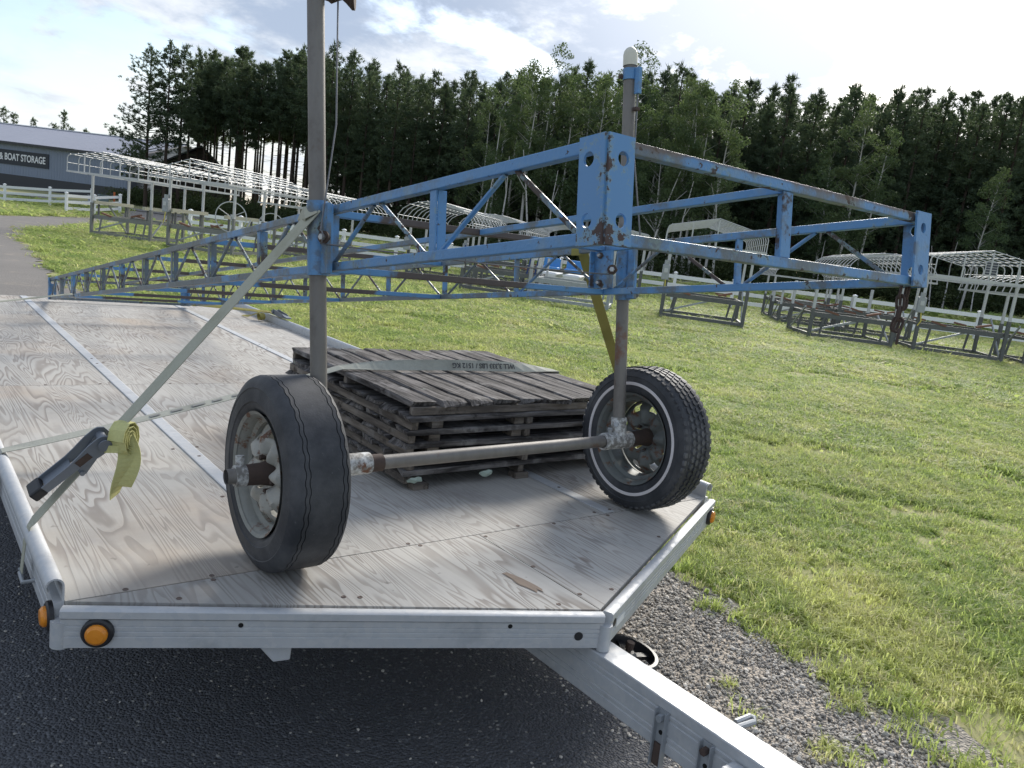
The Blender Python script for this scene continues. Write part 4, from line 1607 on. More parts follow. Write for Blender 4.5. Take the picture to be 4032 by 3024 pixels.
def bow_mesh(kind_, w, side, rise):
    key = (kind_, round(w, 2), round(side, 2), round(rise, 2))
    if key in CACHE:
        return CACHE[key]
    pts = []
    if kind_ == 'barrel':
        for k in range(13):
            a = PI * (1 - k / 12)
            pts.append((w / 2 + w / 2 * math.cos(a), 0, (side + rise) * math.sin(a) ** .8))
    else:
        c = .10
        pts = [(0, 0, 0), (0, 0, max(.02, side - c)), (.03, 0, side - .02), (c, 0, side + .02), (w / 2, 0, side + rise), (w - c, 0, side + .02), (w - .03, 0, side - .02), (w, 0, max(.02, side - c)), (w, 0, 0)]
    me = MB().tube(pts, .0145, 6).mesh('bow', 'pale_tube', True)
    CACHE[key] = (me, pts)
    return CACHE[key]


def boat_lift(label, p, bw=2.2, bd=1.85, hpost=2.0, canopy='gable', rise=.22, side=.45, cl=6.2, cw=2.55, nb=13, head=None, wheel_=False, motor=False, frame_mat='dark_steel', bunks=True, guides=False, long_bunks=False, rot=0.0, cy0=None, beacon=False, extra=None):
    z0 = terr1(p[0], p[1])
    ex = Matrix.Rotation(rot, 3, 'Z') @ LD
    ey = Matrix.Rotation(rot, 3, 'Z') @ LN
    L = thing('boat_lift', label, 'boat lift', group='boat lifts standing on the lawn', M=frame((p[0], p[1], z0), ex, ey))
    r_ = random.Random(hash(label) % 1000 if False else len(label) * 7 + int(p[0] * 10))
    corners = [(0, 0), (bw, 0), (0, bd), (bw, bd)]
    for x, y in corners:
        MB().box((x, y, .30 if False else hpost * .275), (.085, .085, hpost * .55)).build('leg', frame_mat, L)
        MB().box((x + .002, y - .002, hpost * .5 + .16), (.066, .066, hpost - .32)).build('post', 'pale_tube', L)
        MB().box((x, y, .012), (.16, .16, .024)).build('foot_plate', frame_mat, L)
    for (a, b) in (((0, 0), (bw, 0)), ((0, bd), (bw, bd)), ((0, 0), (0, bd)), ((bw, 0), (bw, bd))):
        u = (Vector(b) - Vector(a)).normalized() * .045
        MB().bar((a[0] + u.x, a[1] + u.y, .12), (b[0] - u.x, b[1] - u.y, .12), .06, .09).build('base_beam', frame_mat, L)
    zc = r_.uniform(.62, .74)
    for y in (0, bd):
        MB().bar((.06, y + .05, zc), (bw - .06, y + .05, zc), .06, .13).build('cradle_beam', frame_mat, L)
        for x in (.28, bw - .28):
            MB().bar((x, y + .02, .17), (x + .06, y + .035, zc - .06), .04, .05).build('swing_arm', frame_mat, L)
    for x in (.10, bw - .10):
        MB().bar((x, .08, zc + .02), (x, bd - .02, zc + .02), .05, .07).build('side_beam', frame_mat, L)
    MB().bar((.08, .10, .22), (bw * .55, .06, zc - .05), .03, .05).build('brace', 'galvanised', L)
    MB().bar((bw - .03, .06, .16), (bw - .03, bd * .6, hpost * .55), .03, .05).build('brace', 'galvanised', L)
    MB().bar((.03, bd - .08, .16), (.03, bd * .4, hpost * .55), .03, .05).build('brace', 'galvanised', L)
    if bunks:
        for x, m_ in ((.55, 'bunk_carpet'), (bw - .55, 'bunk_carpet')):
            MB().bar((x - .20, .05, zc + .14), (x + .16, .05, zc + .06 if x < bw / 2 else zc + .24), .09, .05).build('bunk', m_, L)
            MB().bar((x - .16, bd - .1, zc + .14), (x + .16, bd - .1, zc + .10), .09, .05).build('bunk', m_, L)
    if long_bunks:
        for x in (.06, bw - .30):
            MB().bar((x, .02, hpost * .56), (x + .05, bd + .1, hpost * .56), .09, .11).build('bunk_rail', 'cream_beam', L)
            for y in (.25, bd - .2):
                MB().bar((x, y, zc), (x, y, hpost * .56), .05, .05).build('bunk_stand', 'dark_steel', L)
    if guides:
        for x in (.35, bw - .35):
            for y in (.1, bd - .2):
                MB().bar((x, y, zc), (x + (.08 if x > 1 else -.08), y, zc + .55), .05, .05).build('guide_post', 'guide_blue', L)
    if wheel_:
        wc = Vector((bw - .12 if head == 'far' else -.16, .04, hpost * .57))
        wh = part('winch_wheel', L)
        MB().lathe([(-.014, .46), (0, .478), (.014, .46), (0, .444)], wc, (.35, -1, 0), 36, closed=True).build('rim', 'pale_tube', wh, True)
        for k in range(3):
            a = k * PI / 1.5 + .5
            sx_ = Vector((1, .35, 0)).normalized()
            MB().bar(wc, wc + sx_ * .45 * math.cos(a) + Vector((0, 0, .45 * math.sin(a))), .02, .02, (0, 1, 0)).build('spoke', 'pale_tube', wh)
        MB().box(wc + Vector((.04, .06, 0)), (.13, .10, .16)).build('hub_box', 'pale_tube', wh)
    if motor:
        mb_ = Vector((-.05, -.10, hpost * .62))
        mo = part('lift_motor', L)
        MB().box(mb_, (.20, .14, .42)).build('housing', 'galvanised', mo, bevel=.02)
        MB().box(mb_ + Vector((.0, -.075, .05)), (.10, .02, .12)).build('switch_plate', 'pale_tube', mo)
        MB().tube([mb_ + Vector((0, 0, .21)), mb_ + Vector((0, 0, .33))], .07, 10).build('motor_can', 'galvanised', mo)
        MB().tube([mb_ + Vector((.02, -.05, -.2)), mb_ + Vector((.04, -.12, -.42)), mb_ + Vector((-.02, -.1, -.55))], .014, 6).build('cord', 'yellow_tag', mo)
    if canopy:
        cn = part('canopy_frame', L)
        y0 = -1.0 if cy0 is None else cy0
        x0 = bw / 2 - cw / 2
        zt = hpost + .02
        for x in (x0, x0 + cw):
            MB().bar((x, y0, zt), (x, y0 + cl, zt), .04, .055).build('eave_rail', 'pale_tube', cn)
        for y in (y0, y0 + cl, .0, bd):
            MB().bar((x0 + .025, y, zt), (x0 + cw - .025, y, zt), .04, .05).build('cross_rail', 'pale_tube', cn)
        me, pts = bow_mesh(canopy, cw, side, rise)
        for k in range(nb):
            y = y0 + .02 + (cl - .04) * k / (nb - 1)
            link('bow', me, cn, M=Matrix.Translation((x0, y, zt + .03)))
        idx = range(3, 10) if canopy == 'barrel' else (3, 4, 5)
        pur = [pts[i] for i in idx]
        if canopy != 'barrel':
            for q in (.25, .5, .75):
                a, b = Vector(pts[3]), Vector(pts[4])
                pur.append(tuple(a.lerp(b, q)))
                a, b = Vector(pts[4]), Vector(pts[5])
                pur.append(tuple(a.lerp(b, q)))
        for q in pur:
            MB().tube([(x0 + q[0], y0, zt + .03 + q[2] + .016), (x0 + q[0], y0 + cl, zt + .03 + q[2] + .016)], .0085, 5).build('purlin', 'pale_tube', cn)
        for x in (x0, x0 + cw):
            MB().tube([(x, y0, zt + .03 + side * .5), (x, y0 + cl, zt + .03 + side * .5)], .0085, 5).build('side_purlin', 'pale_tube', cn)
        if canopy != 'barrel':
            for q in (.25, .5, .75):
                zz = side + rise * (1 - abs(q - .5) * 2)
                MB().bar((x0 + cw * q, y0, zt), (x0 + cw * q, y0, zt + zz), .03, .03, (0, 1, 0)).build('gable_stud', 'pale_tube', cn)
    return L


def along(p, t, s=0):
    return (p[0] + LD.x * t + LN.x * s, p[1] + LD.y * t + LN.y * s)


FM = 'lift_grey'
boat_lift('boat lift farthest left, open peaked canopy frame before the blue storage building', (4.1, 28.2), canopy='gable', rise=.20, side=.47, bunks=True, long_bunks=True, frame_mat=FM)
boat_lift('boat lift with white winch wheel and low peaked canopy, second from the left', (5.6, 24.6), hpost=2.15, canopy='gable', rise=.42, side=.16, wheel_=True, head='far', motor=True, cy0=-.75, long_bunks=True, frame_mat=FM)
boat_lift('boat lift with rounded canopy and winch wheel, just left of the blue post sleeve', (9.7, 26.3), hpost=1.8, canopy='barrel', rise=.25, side=.38, wheel_=True, head='near', nb=14, frame_mat=FM)
boat_lift('boat lift with a tall rounded canopy seen through the first bay of the blue truss', (12.5, 21.5), hpost=1.72, canopy='barrel', rise=.32, side=.42, motor=True, guides=True)
boat_lift('boat lift with rounded canopy seen just behind the first truss upright', (15.8, 22.8), hpost=1.75, canopy='barrel', rise=.25, side=.40, motor=True)
boat_lift('boat lift with long rounded canopy whose bows show above the truss rod', (17.4, 21.2), hpost=1.75, canopy='barrel', rise=.22, side=.40, nb=16)
boat_lift('boat lift with blue guide posts under the middle of the truss, without a canopy', (11.6, 16.9), hpost=1.2, canopy=None, guides=True)
boat_lift('low boat lift with cream beams standing behind the olive strap', (12.5, 14.9), hpost=1.75, canopy=None, frame_mat='galvanised', bunks=False)
boat_lift('boat lift with flat peaked canopy left of the front corner plate', (19.4, 20.2), canopy='gable', rise=.18, side=.36, nb=10)
boat_lift('dark boat lift with slatted peaked canopy right of the front corner plate', (15.4, 12.57), hpost=2.05, canopy='gable', rise=.30, side=.40, motor=True, nb=12, cl=5.2)
boat_lift('low lift with four short posts, no canopy, under the end of the blue frame', (18.1, 9.65), hpost=1.5, canopy=None, rot=R(8))
boat_lift('boat lift with small rounded canopy near the fence, behind the short-posted lift', (23.6, 14.6), hpost=1.55, canopy='barrel', rise=.12, side=.34, nb=14, cl=4.6)
boat_lift('boat lift with high rounded canopy showing inside the right end of the blue frame', (22.4, 11.3), hpost=1.9, canopy='barrel', rise=.30, side=.38)
boat_lift('dark boat lift with wide peaked canopy and solar panel, beside the hanging chain', (20.2, 7.8), hpost=2.05, canopy='gable', rise=.26, side=.46, motor=True, nb=12, cl=5.4)
boat_lift('boat lift with rounded canopy farthest right, cut off by the picture edge', (22.1, 5.75), hpost=1.85, canopy='barrel', rise=.20, side=.35, motor=True, nb=14)
boat_lift('dark boat lift without canopy between the short-posted lift and the fence', (21.9, 13.1), hpost=1.2, canopy=None)

# solar panel on one canopy, paddle boat with blue seats
sp_ = thing('solar_module', 'small solar panel hung on the wide peaked canopy frame at the right', 'solar panel', M=frame((20.55, 6.45, 2.40), LD, (0, 0, 1)))
MB().box((0, 0, .0), (.30, .36, .02)).build('frame', 'pale_tube', sp_)
for k in range(5):
    MB().box((0, -.13 + k * .065, .0125), (.26, .052, .004)).build('cell_strip', 'panel_blue', sp_)
pb = thing('paddle_boat', 'white paddle boat with two bright blue seats on cream beams behind the olive strap', 'boat', M=frame((15.1, 17.2, .55), LD, LN))
for x in (0, .75):
    MB().add([(x - .3, 0, .2), (x + .3, 0, .2), (x + .22, 0, .0), (x - .22, 0, .0), (x - .3, 1.8, .2), (x + .3, 1.8, .2), (x + .22, 1.7, .0), (x - .22, 1.7, .0)], [(0, 1, 2, 3), (7, 6, 5, 4), (0, 4, 5, 1), (1, 5, 6, 2), (2, 6, 7, 3), (3, 7, 4, 0)]).build('float', 'paper_white', pb, bevel=.04)
    MB().box((x, .5, .34), (.55, .5, .10)).build('seat', 'blue_plastic', pb, bevel=.03)
    MB().box((x, .78, .50), (.55, .10, .34)).build('backrest', 'blue_plastic', pb, bevel=.03)
MB().bar((-.5, .2, -.06), (1.4, .2, -.06), .08, .12).bar((-.5, 1.5, -.06), (1.4, 1.5, -.06), .08, .12).build('stand_beam', 'cream_beam', pb)
for x in (-.45, 1.3):
    for y in (.2, 1.5):
        MB().box((x, y, -.335), (.08, .08, .43)).build('stand_leg', 'cream_beam', pb)

# ------------------------------------------------------------------ buildings
BL, BR_ = Vector((7.0, 92.0)), Vector((18.9, 79.0))
bd_ = (BR_ - BL).normalized()
A0 = BL - bd_ * 24
B0 = BR_ - bd_ * 3.0
zb0 = terr1(BL.x, BL.y) - .1
bn = Vector((-bd_.y, bd_.x))
if bn.dot(Vector((0, 1))) < 0:
    bn = -bn
BLD = thing('storage_building', 'long blue-grey metal storage building with pale roof and a dark sign on its wall', 'building', M=frame((A0.x, A0.y, zb0), (bd_.x, bd_.y, 0), (bn.x, bn.y, 0)))
LB = (B0 - A0).length
DB, HE, HR = 18.0, 4.25, 6.5
wains = 1.25
MB().box((LB / 2, DB / 2, (wains + HE) / 2), (LB, DB, HE - wains)).build('wall', 'blue_siding', BLD)
MB().box((LB / 2, DB / 2, wains / 2), (LB + .04, DB + .04, wains)).build('wainscot', 'wall_dark', BLD)
MB().add([(-.5, -.5, HE - .10), (LB + .5, -.5, HE - .10), (LB + .5, DB / 2, HR), (-.5, DB / 2, HR), (-.5, DB + .5, HE - .10), (LB + .5, DB + .5, HE - .10),
          (-.5, -.5, HE + .02), (LB + .5, -.5, HE + .02), (LB + .5, DB / 2, HR + .12), (-.5, DB / 2, HR + .12), (-.5, DB + .5, HE + .02), (LB + .5, DB + .5, HE + .02)],
         [(6, 7, 8, 9), (9, 8, 11, 10), (0, 3, 2, 1), (3, 4, 5, 2), (0, 1, 7, 6), (4, 10, 11, 5), (1, 2, 8, 7), (2, 5, 11, 8), (0, 6, 9, 3), (3, 9, 10, 4)]).build('roof', 'grey_roofing', BLD)
MB().box((LB / 2, -.52, HE - .05), (LB + 1, .03, .22)).build('eave_trim', 'wall_dark', BLD)
MB().bar((-.5, DB / 2, HR + .14), (LB + .5, DB / 2, HR + .14), .5, .08).build('ridge_cap', 'sign_white', BLD)
MB().add([(LB, .02, HE), (LB, DB - .02, HE), (LB, DB / 2, HR - .1), (LB - .1, .02, HE), (LB - .1, DB - .02, HE), (LB - .1, DB / 2, HR - .1)], [(0, 1, 2), (5, 4, 3), (0, 3, 4, 1), (1, 4, 5, 2), (2, 5, 3, 0)]).build('gable_wall', 'blue_siding', BLD)
# sign
sg = part('sign', BLD)
MB().box((25.4, -.05, 2.88), (9.9, .06, 1.36)).build('board', 'sign_dark', sg)
tx = text_mesh('& BOAT STORAGE', 1.0, 'sign_white', 'lettering', sg, Matrix.Identity(4), .01, .02)
sx_ = 4.95 / tx.dimensions.x
sz_ = .66 / .73
tx.matrix_local = frame((27.55, -.10, 2.88), (1, 0, 0), (0, 0, 1)) @ Matrix.Diagonal((sx_, sz_, 1, 1))

HX, HY = 18.1, 77.7
HM = frame((HX, HY, terr1(HX, HY) - .1), (.957, -.29, 0), (.29, .957, 0))
HS = thing('gabled_house', 'dark brown house with a steep gable standing half hidden behind the pine trunks', 'house', M=HM)
hw_, he_, hr_ = 6.9, 3.5, 6.0
MB().box((hw_ / 2, 3, he_ / 2), (hw_, 6, he_)).build('wall', 'house_brown', HS)
MB().add([(.0, .0, he_), (hw_, .0, he_), (hw_ * .60, .0, hr_ - .1), (.0, 6, he_), (hw_, 6, he_), (hw_ * .60, 6, hr_ - .1)], [(0, 1, 2), (5, 4, 3)]).build('gable', 'house_brown', HS)
for a, b in (((-.4, he_ - .2), (hw_ * .60, hr_)), ((hw_ + .4, he_ - .3), (hw_ * .60, hr_))):
    MB().add([(a[0], -.4, a[1]), (b[0], -.4, b[1]), (b[0], 6.4, b[1]), (a[0], 6.4, a[1]), (a[0], -.4, a[1] + .15), (b[0], -.4, b[1] + .15), (b[0], 6.4, b[1] + .15), (a[0], 6.4, a[1] + .15)],
             [(0, 1, 2, 3), (7, 6, 5, 4), (0, 4, 5, 1), (1, 5, 6, 2), (2, 6, 7, 3), (3, 7, 4, 0)]).build('roof', 'wall_dark', HS)
win = part('window', HS)
MB().box((hw_ * .60, -.03, 3.9), (1.2, .06, 1.2)).build('frame', 'house_brown', win)
MB().box((hw_ * .60, -.07, 3.9), (1.0, .03, 1.0)).build('pane', 'panel_blue', win)

U = Vector((11.2, 62.6))
uz = terr1(U.x, U.y)
ub = thing('transformer_box', 'pale green transformer cabinet on the grass across the road', 'utility box', (U.x, U.y, uz))
MB().box((0, 0, .35), (.62, .6, .70)).build('cabinet', 'utility_green', ub, bevel=.03)
MB().box((0, 0, .73), (.68, .66, .06)).build('lid', 'utility_green', ub, bevel=.02)
u2 = thing('pedestal_box', 'small narrow grey utility pedestal beside the transformer cabinet', 'utility box', (U.x - .9, U.y - .3, uz))
MB().box((0, 0, .30), (.26, .24, .60)).build('cabinet', 'galvanised', u2, bevel=.02)
MB().box((0, 0, .62), (.29, .27, .05)).build('lid', 'galvanised', u2)
u3 = thing('marker_post', 'orange and white cable marker post right of the transformer cabinet', 'marker post', (U.x + .75, U.y + .1, uz))
MB().tube([(0, 0, 0), (0, 0, .35)], .06, 10).build('lower_tube', 'paper_white', u3)
MB().tube([(0, 0, .35), (0, 0, 1.05)], .065, 10).build('upper_tube', 'marker_orange', u3)

# ------------------------------------------------------------------ trees
def tri_mesh(name, V, mat):
    V = np.asarray(V, np.float32).reshape(-1, 3)
    n = len(V)
    me = bpy.data.meshes.new(name)
    me.vertices.add(n)
    me.vertices.foreach_set('co', V.ravel())
    me.loops.add(n)
    me.loops.foreach_set('vertex_index', np.arange(n, dtype=np.int32))
    me.polygons.add(n // 3)
    me.polygons.foreach_set('loop_start', np.arange(0, n, 3, dtype=np.int32))
    me.polygons.foreach_set('loop_total', np.full(n // 3, 3, np.int32))
    me.update(calc_edges=True)
    me.materials.append(MATS[mat])
    return me


def rand_dirs(r, n):
    d = r.normal(size=(n, 3))
    return d / np.linalg.norm(d, axis=1, keepdims=True)


def spikes(r, ctr, dirs, length, width):
    """thin triangles rooted near ctr pointing along dirs"""
    n = len(dirs)
    side = np.cross(dirs, rand_dirs(r, n))
    side /= np.linalg.norm(side, axis=1, keepdims=True) + 1e-9
    a = ctr - side * width[:, None]
    b = ctr + side * width[:, None]
    c = ctr + dirs * length[:, None]
    return np.stack([a, b, c], 1)


def pine(seed, h, base, rmax, dens, dead=True):
    r = np.random.default_rng(seed)
    tris = []
    z = base * h
    while z < h - .25:
        u = (z - base * h) / (h * (1 - base))
        Rb = rmax * (1 - u) ** .62 * (.45 + .55 * min(1, u * 3.2 + .25)) + .22
        nb = r.integers(4, 7)
        ph = r.uniform(0, 6.28)
        for k in range(nb):
            if r.random() < .12:
                continue
            az = ph + k * 6.283 / nb + r.normal() * .25
            L = Rb * r.uniform(.55, 1.12)
            el = r.uniform(-.12, .30) + .45 * u
            d = np.array([math.cos(az) * math.cos(el), math.sin(az) * math.cos(el), math.sin(el)])
            root = np.array([0, 0, z + r.normal() * .12])
            # limb
            sdv = np.cross(d, [0, 0, 1.0])
            sdv /= np.linalg.norm(sdv)
            w = .018 + .012 * L
            tris.append(np.array([[root - sdv * w, root + sdv * w, root + d * L]]))
            tris.append(np.array([[root - np.array([0, 0, w]), root + np.array([0, 0, w]), root + d * L]]))
            nc = max(2, int(L * dens))
            for j in range(nc):
                q = .35 + .65 * (j + r.random()) / nc
                c = root + d * L * q + r.normal(size=3) * .13 * (.4 + L * .3) + np.array([0, 0, .05])
                n = 15
                dd = rand_dirs(r, n) * np.array([1, 1, .75]) + d * .35 + np.array([0, 0, .30])
                dd /= np.linalg.norm(dd, axis=1, keepdims=True)
                ln = r.uniform(.16, .36, n)
                cc = c + r.normal(size=(n, 3)) * .05
                tris.append(spikes(r, cc, dd, ln, r.uniform(.022, .048, n)))
        z += r.uniform(.30, .48)
    # leader shoots
    for k in range(5):
        c = np.array([r.normal() * .12, r.normal() * .12, h - .35 * k * .5])
        n = 16
        dd = rand_dirs(r, n) * .55 + np.array([0, 0, .9])
        dd /= np.linalg.norm(dd, axis=1, keepdims=True)
        tris.append(spikes(r, c + r.normal(size=(n, 3)) * .05, dd, r.uniform(.2, .5, n), r.uniform(.02, .04, n)))
    if dead:
        for k in range(22):
            z = r.uniform(.12, base + .05) * h
            az = r.uniform(0, 6.28)
            d = np.array([math.cos(az), math.sin(az), r.uniform(-.25, .15)])
            L = r.uniform(.4, 1.5)
            root = np.array([0, 0, z])
            tris.append(np.array([[root - np.array([0, 0, .02]), root + np.array([0, 0, .02]), root + d * L]]))
    return np.concatenate(tris)


def leaf_cloud(r, centers, radii, n_each, size):
    out = []
    for c, rad in zip(centers, radii):
        n = int(n_each * rad * rad)
        p = rand_dirs(r, n) * (r.random((n, 1)) ** .5) * rad * np.array([1, 1, .8]) + c
        a = rand_dirs(r, n)
        b = np.cross(a, rand_dirs(r, n))
        b /= np.linalg.norm(b, axis=1, keepdims=True) + 1e-9
        s = r.uniform(.7, 1.35, n)[:, None] * size
        out.append(np.stack([p - a * s * .5, p + b * s * .55, p + a * s * .6], 1))
    return np.concatenate(out)


def aspen(seed, h, base, rmax):
    r = np.random.default_rng(seed)
    cs, rs_, limbs = [], [], []
    lean = r.normal(size=2) * .02
    n = 46
    for k in range(n):
        u = (k + r.random()) / n
        z = h * (base + (1 - base) * u)
        Rb = rmax * (math.sin(PI * min(1, .18 + u * .80)) ** .8) * r.uniform(.25, 1.0)
        az = r.uniform(0, 6.28)
        c = np.array([math.cos(az) * Rb + lean[0] * z, math.sin(az) * Rb + lean[1] * z, z])
        cs.append(c)
        rs_.append(r.uniform(.45, .92) * (1.1 - .5 * u))
        root = np.array([lean[0] * z, lean[1] * z, z - .5 - Rb * .35])
        d = c - root
        sdv = np.cross(d, [0, 0, 1.0])
        sdv /= np.linalg.norm(sdv) + 1e-9
        limbs.append(np.array([[root - sdv * .018, root + sdv * .018, c]]))
        limbs.append(np.array([[root - np.array([0, 0, .018]), root + np.array([0, 0, .018]), c]]))
    return leaf_cloud(r, cs, rs_, 420, .15), np.concatenate(limbs)


def trunk_mesh(name, h, r0, r1, mat, seed, bend=.15):
    r_ = random.Random(seed)
    pts = []
    ax, ay = r_.uniform(-bend, bend), r_.uniform(-bend, bend)
    for k in range(8):
        q = k / 7
        pts.append((ax * math.sin(q * 3) * .6, ay * math.sin(q * 2.2) * .6, h * q - .15))
    return MB().tube(pts, r0, 8, True, r1).mesh(name, mat, True)


PINE_H = [13.2, 14.0, 12.6, 14.6, 13.6, 12.2]
PINES = [(trunk_mesh('trunk', h * .97, .17, .03, 'pine_bark', 60 + k), tri_mesh('crown', pine(100 + k, h, b, rm, dn), 'pine_needles'))
         for k, (h, b, rm, dn) in enumerate(zip(PINE_H, [.36, .42, .30, .40, .34, .26], [2.2, 2.0, 2.2, 2.3, 1.9, 2.3], [3.8, 3.6, 4.0, 3.8, 3.6, 3.8]))]
OPEN_PINE = [(trunk_mesh('trunk', h * .97, .20, .03, 'pine_bark', 80 + k), tri_mesh('crown', pine(140 + k, h, b, rm, dn), 'pine_needles'))
             for k, (h, b, rm, dn) in enumerate([(15.0, .20, 4.3, 3.3), (15.2, .42, 2.6, 4.0)])]
THIN = [(trunk_mesh('trunk', 14.4 * .97, .15, .03, 'pine_bark', 85 + k), tri_mesh('crown', pine(150 + k, 14.4, b, 2.35, 4.8), 'pine_needles')) for k, b in enumerate((.52, .58, .48))]
FULL_H = [13.5, 14.0, 13.0]
FULL = [(trunk_mesh('trunk', h * .97, .17, .03, 'pine_bark', 70 + k), tri_mesh('crown', pine(120 + k, h, b, 1.9, 3.4), 'pine_needles')) for k, (h, b) in enumerate(zip(FULL_H, (.10, .14, .08)))]
SPRUCE = [(trunk_mesh('trunk', h * .95, .15, .03, 'pine_bark', 90 + k), tri_mesh('crown', pine(160 + k, h, .08, 1.9, 3.0, False), 'pine_needles')) for k, h in enumerate((9.5, 10.5))]
ASP_H = [13.5, 14.5, 12.5, 11.0]
ASPENS = []
for k, h in enumerate(ASP_H):
    lv, lb = aspen(200 + k, h, [.20, .24, .36, .30][k], [2.2, 2.1, 1.8, 2.0][k])
    ASPENS.append((trunk_mesh('trunk', h * .86, .12, .02, 'birch_bark', 220 + k, .5), tri_mesh('crown', lv, 'aspen_leaves'), tri_mesh('limbs', lb, 'birch_bark')))


def plant_tree(name, parts, x, y, s, rz, label, group, lean=(0, 0)):
    o = bpy.data.objects.new(name, None)
    col.objects.link(o)
    o.location = (x, y, terr1(x, y) - .05)
    o.rotation_euler = (lean[0], lean[1], rz)
    o.scale = (s, s, s)
    tag(o, label, 'tree', group)
    for me in parts:
        link(me.name.split('.')[0], me, o)
    return o


# forest edge: pixel column (of a 2212-wide frame) -> direction; distance of the front row
DIRS = {0: (.098, .995), 300: (.224, .975), 500: (.315, .949), 700: (.409, .912), 900: (.505, .863), 1100: (.597, .803), 1300: (.682, .732), 1500: (.757, .653), 1800: (.849, .529), 2000: (.895, .447), 2212: (.932, .363), 2600: (.975, .222)}
FRONT = {300: 84, 500: 76, 700: 70, 900: 64, 1100: 60, 1300: 57, 1500: 56, 1800: 56, 2000: 56.5, 2212: 57, 2600: 60}
HT = {300: 12.6, 330: 13.4, 400: 13.8, 520: 14.2, 700: 14.4, 900: 12.6, 1050: 12.6, 1200: 13.2, 1380: 13.6, 1500: 13.4, 1700: 13.0, 2000: 12.8, 2212: 12.7, 2600: 12.7}


def at(px, d):
    ks = sorted(DIRS)
    ux = np.interp(px, ks, [DIRS[k][0] for k in ks])
    uy = np.interp(px, ks, [DIRS[k][1] for k in ks])
    n = math.hypot(ux, uy)
    return CAM.x + ux / n * d, CAM.y + uy / n * d


def interp(tab, px):
    ks = sorted(tab)
    return float(np.interp(px, ks, [tab[k] for k in ks]))


rt_ = random.Random(99)
lab_p = {'dense': ('tall dark pine in the dense plantation beyond the road', 'pines of the plantation beyond the road'),
         'thin': ('tall bare-trunked pine in the left stretch of the plantation where sky shows between trunks', 'bare-trunked pines at the left of the plantation')}
# the wide-branched pines at the left edge of the forest
x, y = at(322, 75)
plant_tree('pine_tree', OPEN_PINE[0], x, y, .86, .4, 'widest pine at the left edge of the forest, long low branches reaching over the roof', None)
x, y = at(362, 74)
plant_tree('pine_tree', OPEN_PINE[1], x, y, .88, 2.0, 'straight pine second from the left edge of the forest', None)
x, y = at(392, 75)
plant_tree('pine_tree', OPEN_PINE[1], x, y, .89, 4.1, 'straight pine third from the left edge of the forest', None)
for row in range(5):
    px = 415 + row * 9
    while px < 2560:
        d = interp(FRONT, px) + row * 3.4 + rt_.uniform(-1.2, 1.2)
        if row >= 4 and px < 600:
            px += 60
            continue
        if row == 0 and 1040 < px < 1470:
            px += 60
            continue
        x, y = at(px + rt_.uniform(-8, 8), d)
        k = rt_.randrange(6)
        thin = px < 700
        if thin:
            k = rt_.choice((1, 3, 0))
        full = (not thin) and px > 740 and (row > 0 or px > 1480) and rt_.random() < .75
        hh = (interp(HT, px) + row * .45) * rt_.uniform(.90, 1.03)
        if thin:
            src, s = THIN[rt_.randrange(3)], hh / 14.4
        elif full:
            k = rt_.randrange(3)
            src, s = FULL[k], hh / FULL_H[k]
        else:
            src, s = PINES[k], hh / PINE_H[k]
        lb = lab_p['thin' if thin else 'dense']
        plant_tree('pine_tree', src, x, y, s, rt_.uniform(0, 6.28), lb[0], lb[1])
        px += rt_.uniform(30, 50) * (1.0 if px < 1500 else 1.15) * (.8 if thin else 1.0)
# aspens and birches in front
asp = [(1062, 58, 1.0, 0, 0), (1095, 55, .98, 1, 0), (1130, 57, 1.05, 0, 0), (1165, 54, 1.0, 2, 0), (1200, 56, 1.10, 1, 0), (1240, 54, 1.02, 0, 0), (1275, 57, 1.05, 2, 0), (1310, 54, .98, 3, 0), (1340, 56, 1.06, 1, 0), (1378, 53, 1.08, 0, 0), (1412, 56, 1.0, 2, 0), (1440, 54, .92, 3, 0)]
for px, d, s, k, _ in asp:
    x, y = at(px, d)
    s *= .94 * interp({1050: 11.9, 1200: 13.8, 1240: 12.6, 1380: 13.9, 1450: 12.4}, px) / ASP_H[k]
    plant_tree('aspen_tree', ASPENS[k], x, y, s, rt_.uniform(0, 6.28), 'leafy green aspen in the clump behind the near post cap and corner plate', 'aspens in front of the pines')
HB = {1470: 8.5, 1500: 11.6, 1538: 12.0, 1552: 11.6, 1590: 11.7, 1835: 9.2, 1880: 11.6, 1925: 9.8, 2180: 7.6}
for px, d, s, k, lean, lab in [(1500, 51, .95, 2, .05, 'slender white-stemmed birch left of the twin birches above the end truss'),
                               (1538, 50, 1.0, 1, .07, 'taller of the twin white-stemmed birches above the end truss'),
                               (1552, 50.5, .96, 2, .02, 'shorter of the twin white-stemmed birches above the end truss'),
                               (1590, 50, 1.02, 1, .12, 'birch with a leaning white trunk right of the twin birches'),
                               (1470, 50, .70, 3, -.10, 'small crooked birch beside the far post'),
                               (1880, 51, .90, 0, .05, 'broad leafy tree with pale stem before the dark pines on the right'),
                               (1835, 52, .72, 3, .04, 'smaller leafy tree just left of the broad one on the right'),
                               (1925, 51.5, .74, 0, .08, 'round leafy tree just right of the broad one on the right'),
                               (2180, 50, .62, 2, .14, 'thin leaning birch over the peaked canopy at the right')]:
    x, y = at(px, d)
    s = HB[px] / ASP_H[k]
    plant_tree('birch_tree', ASPENS[k], x, y, s, rt_.uniform(0, 6.28), lab, None, (-lean * .4, lean))
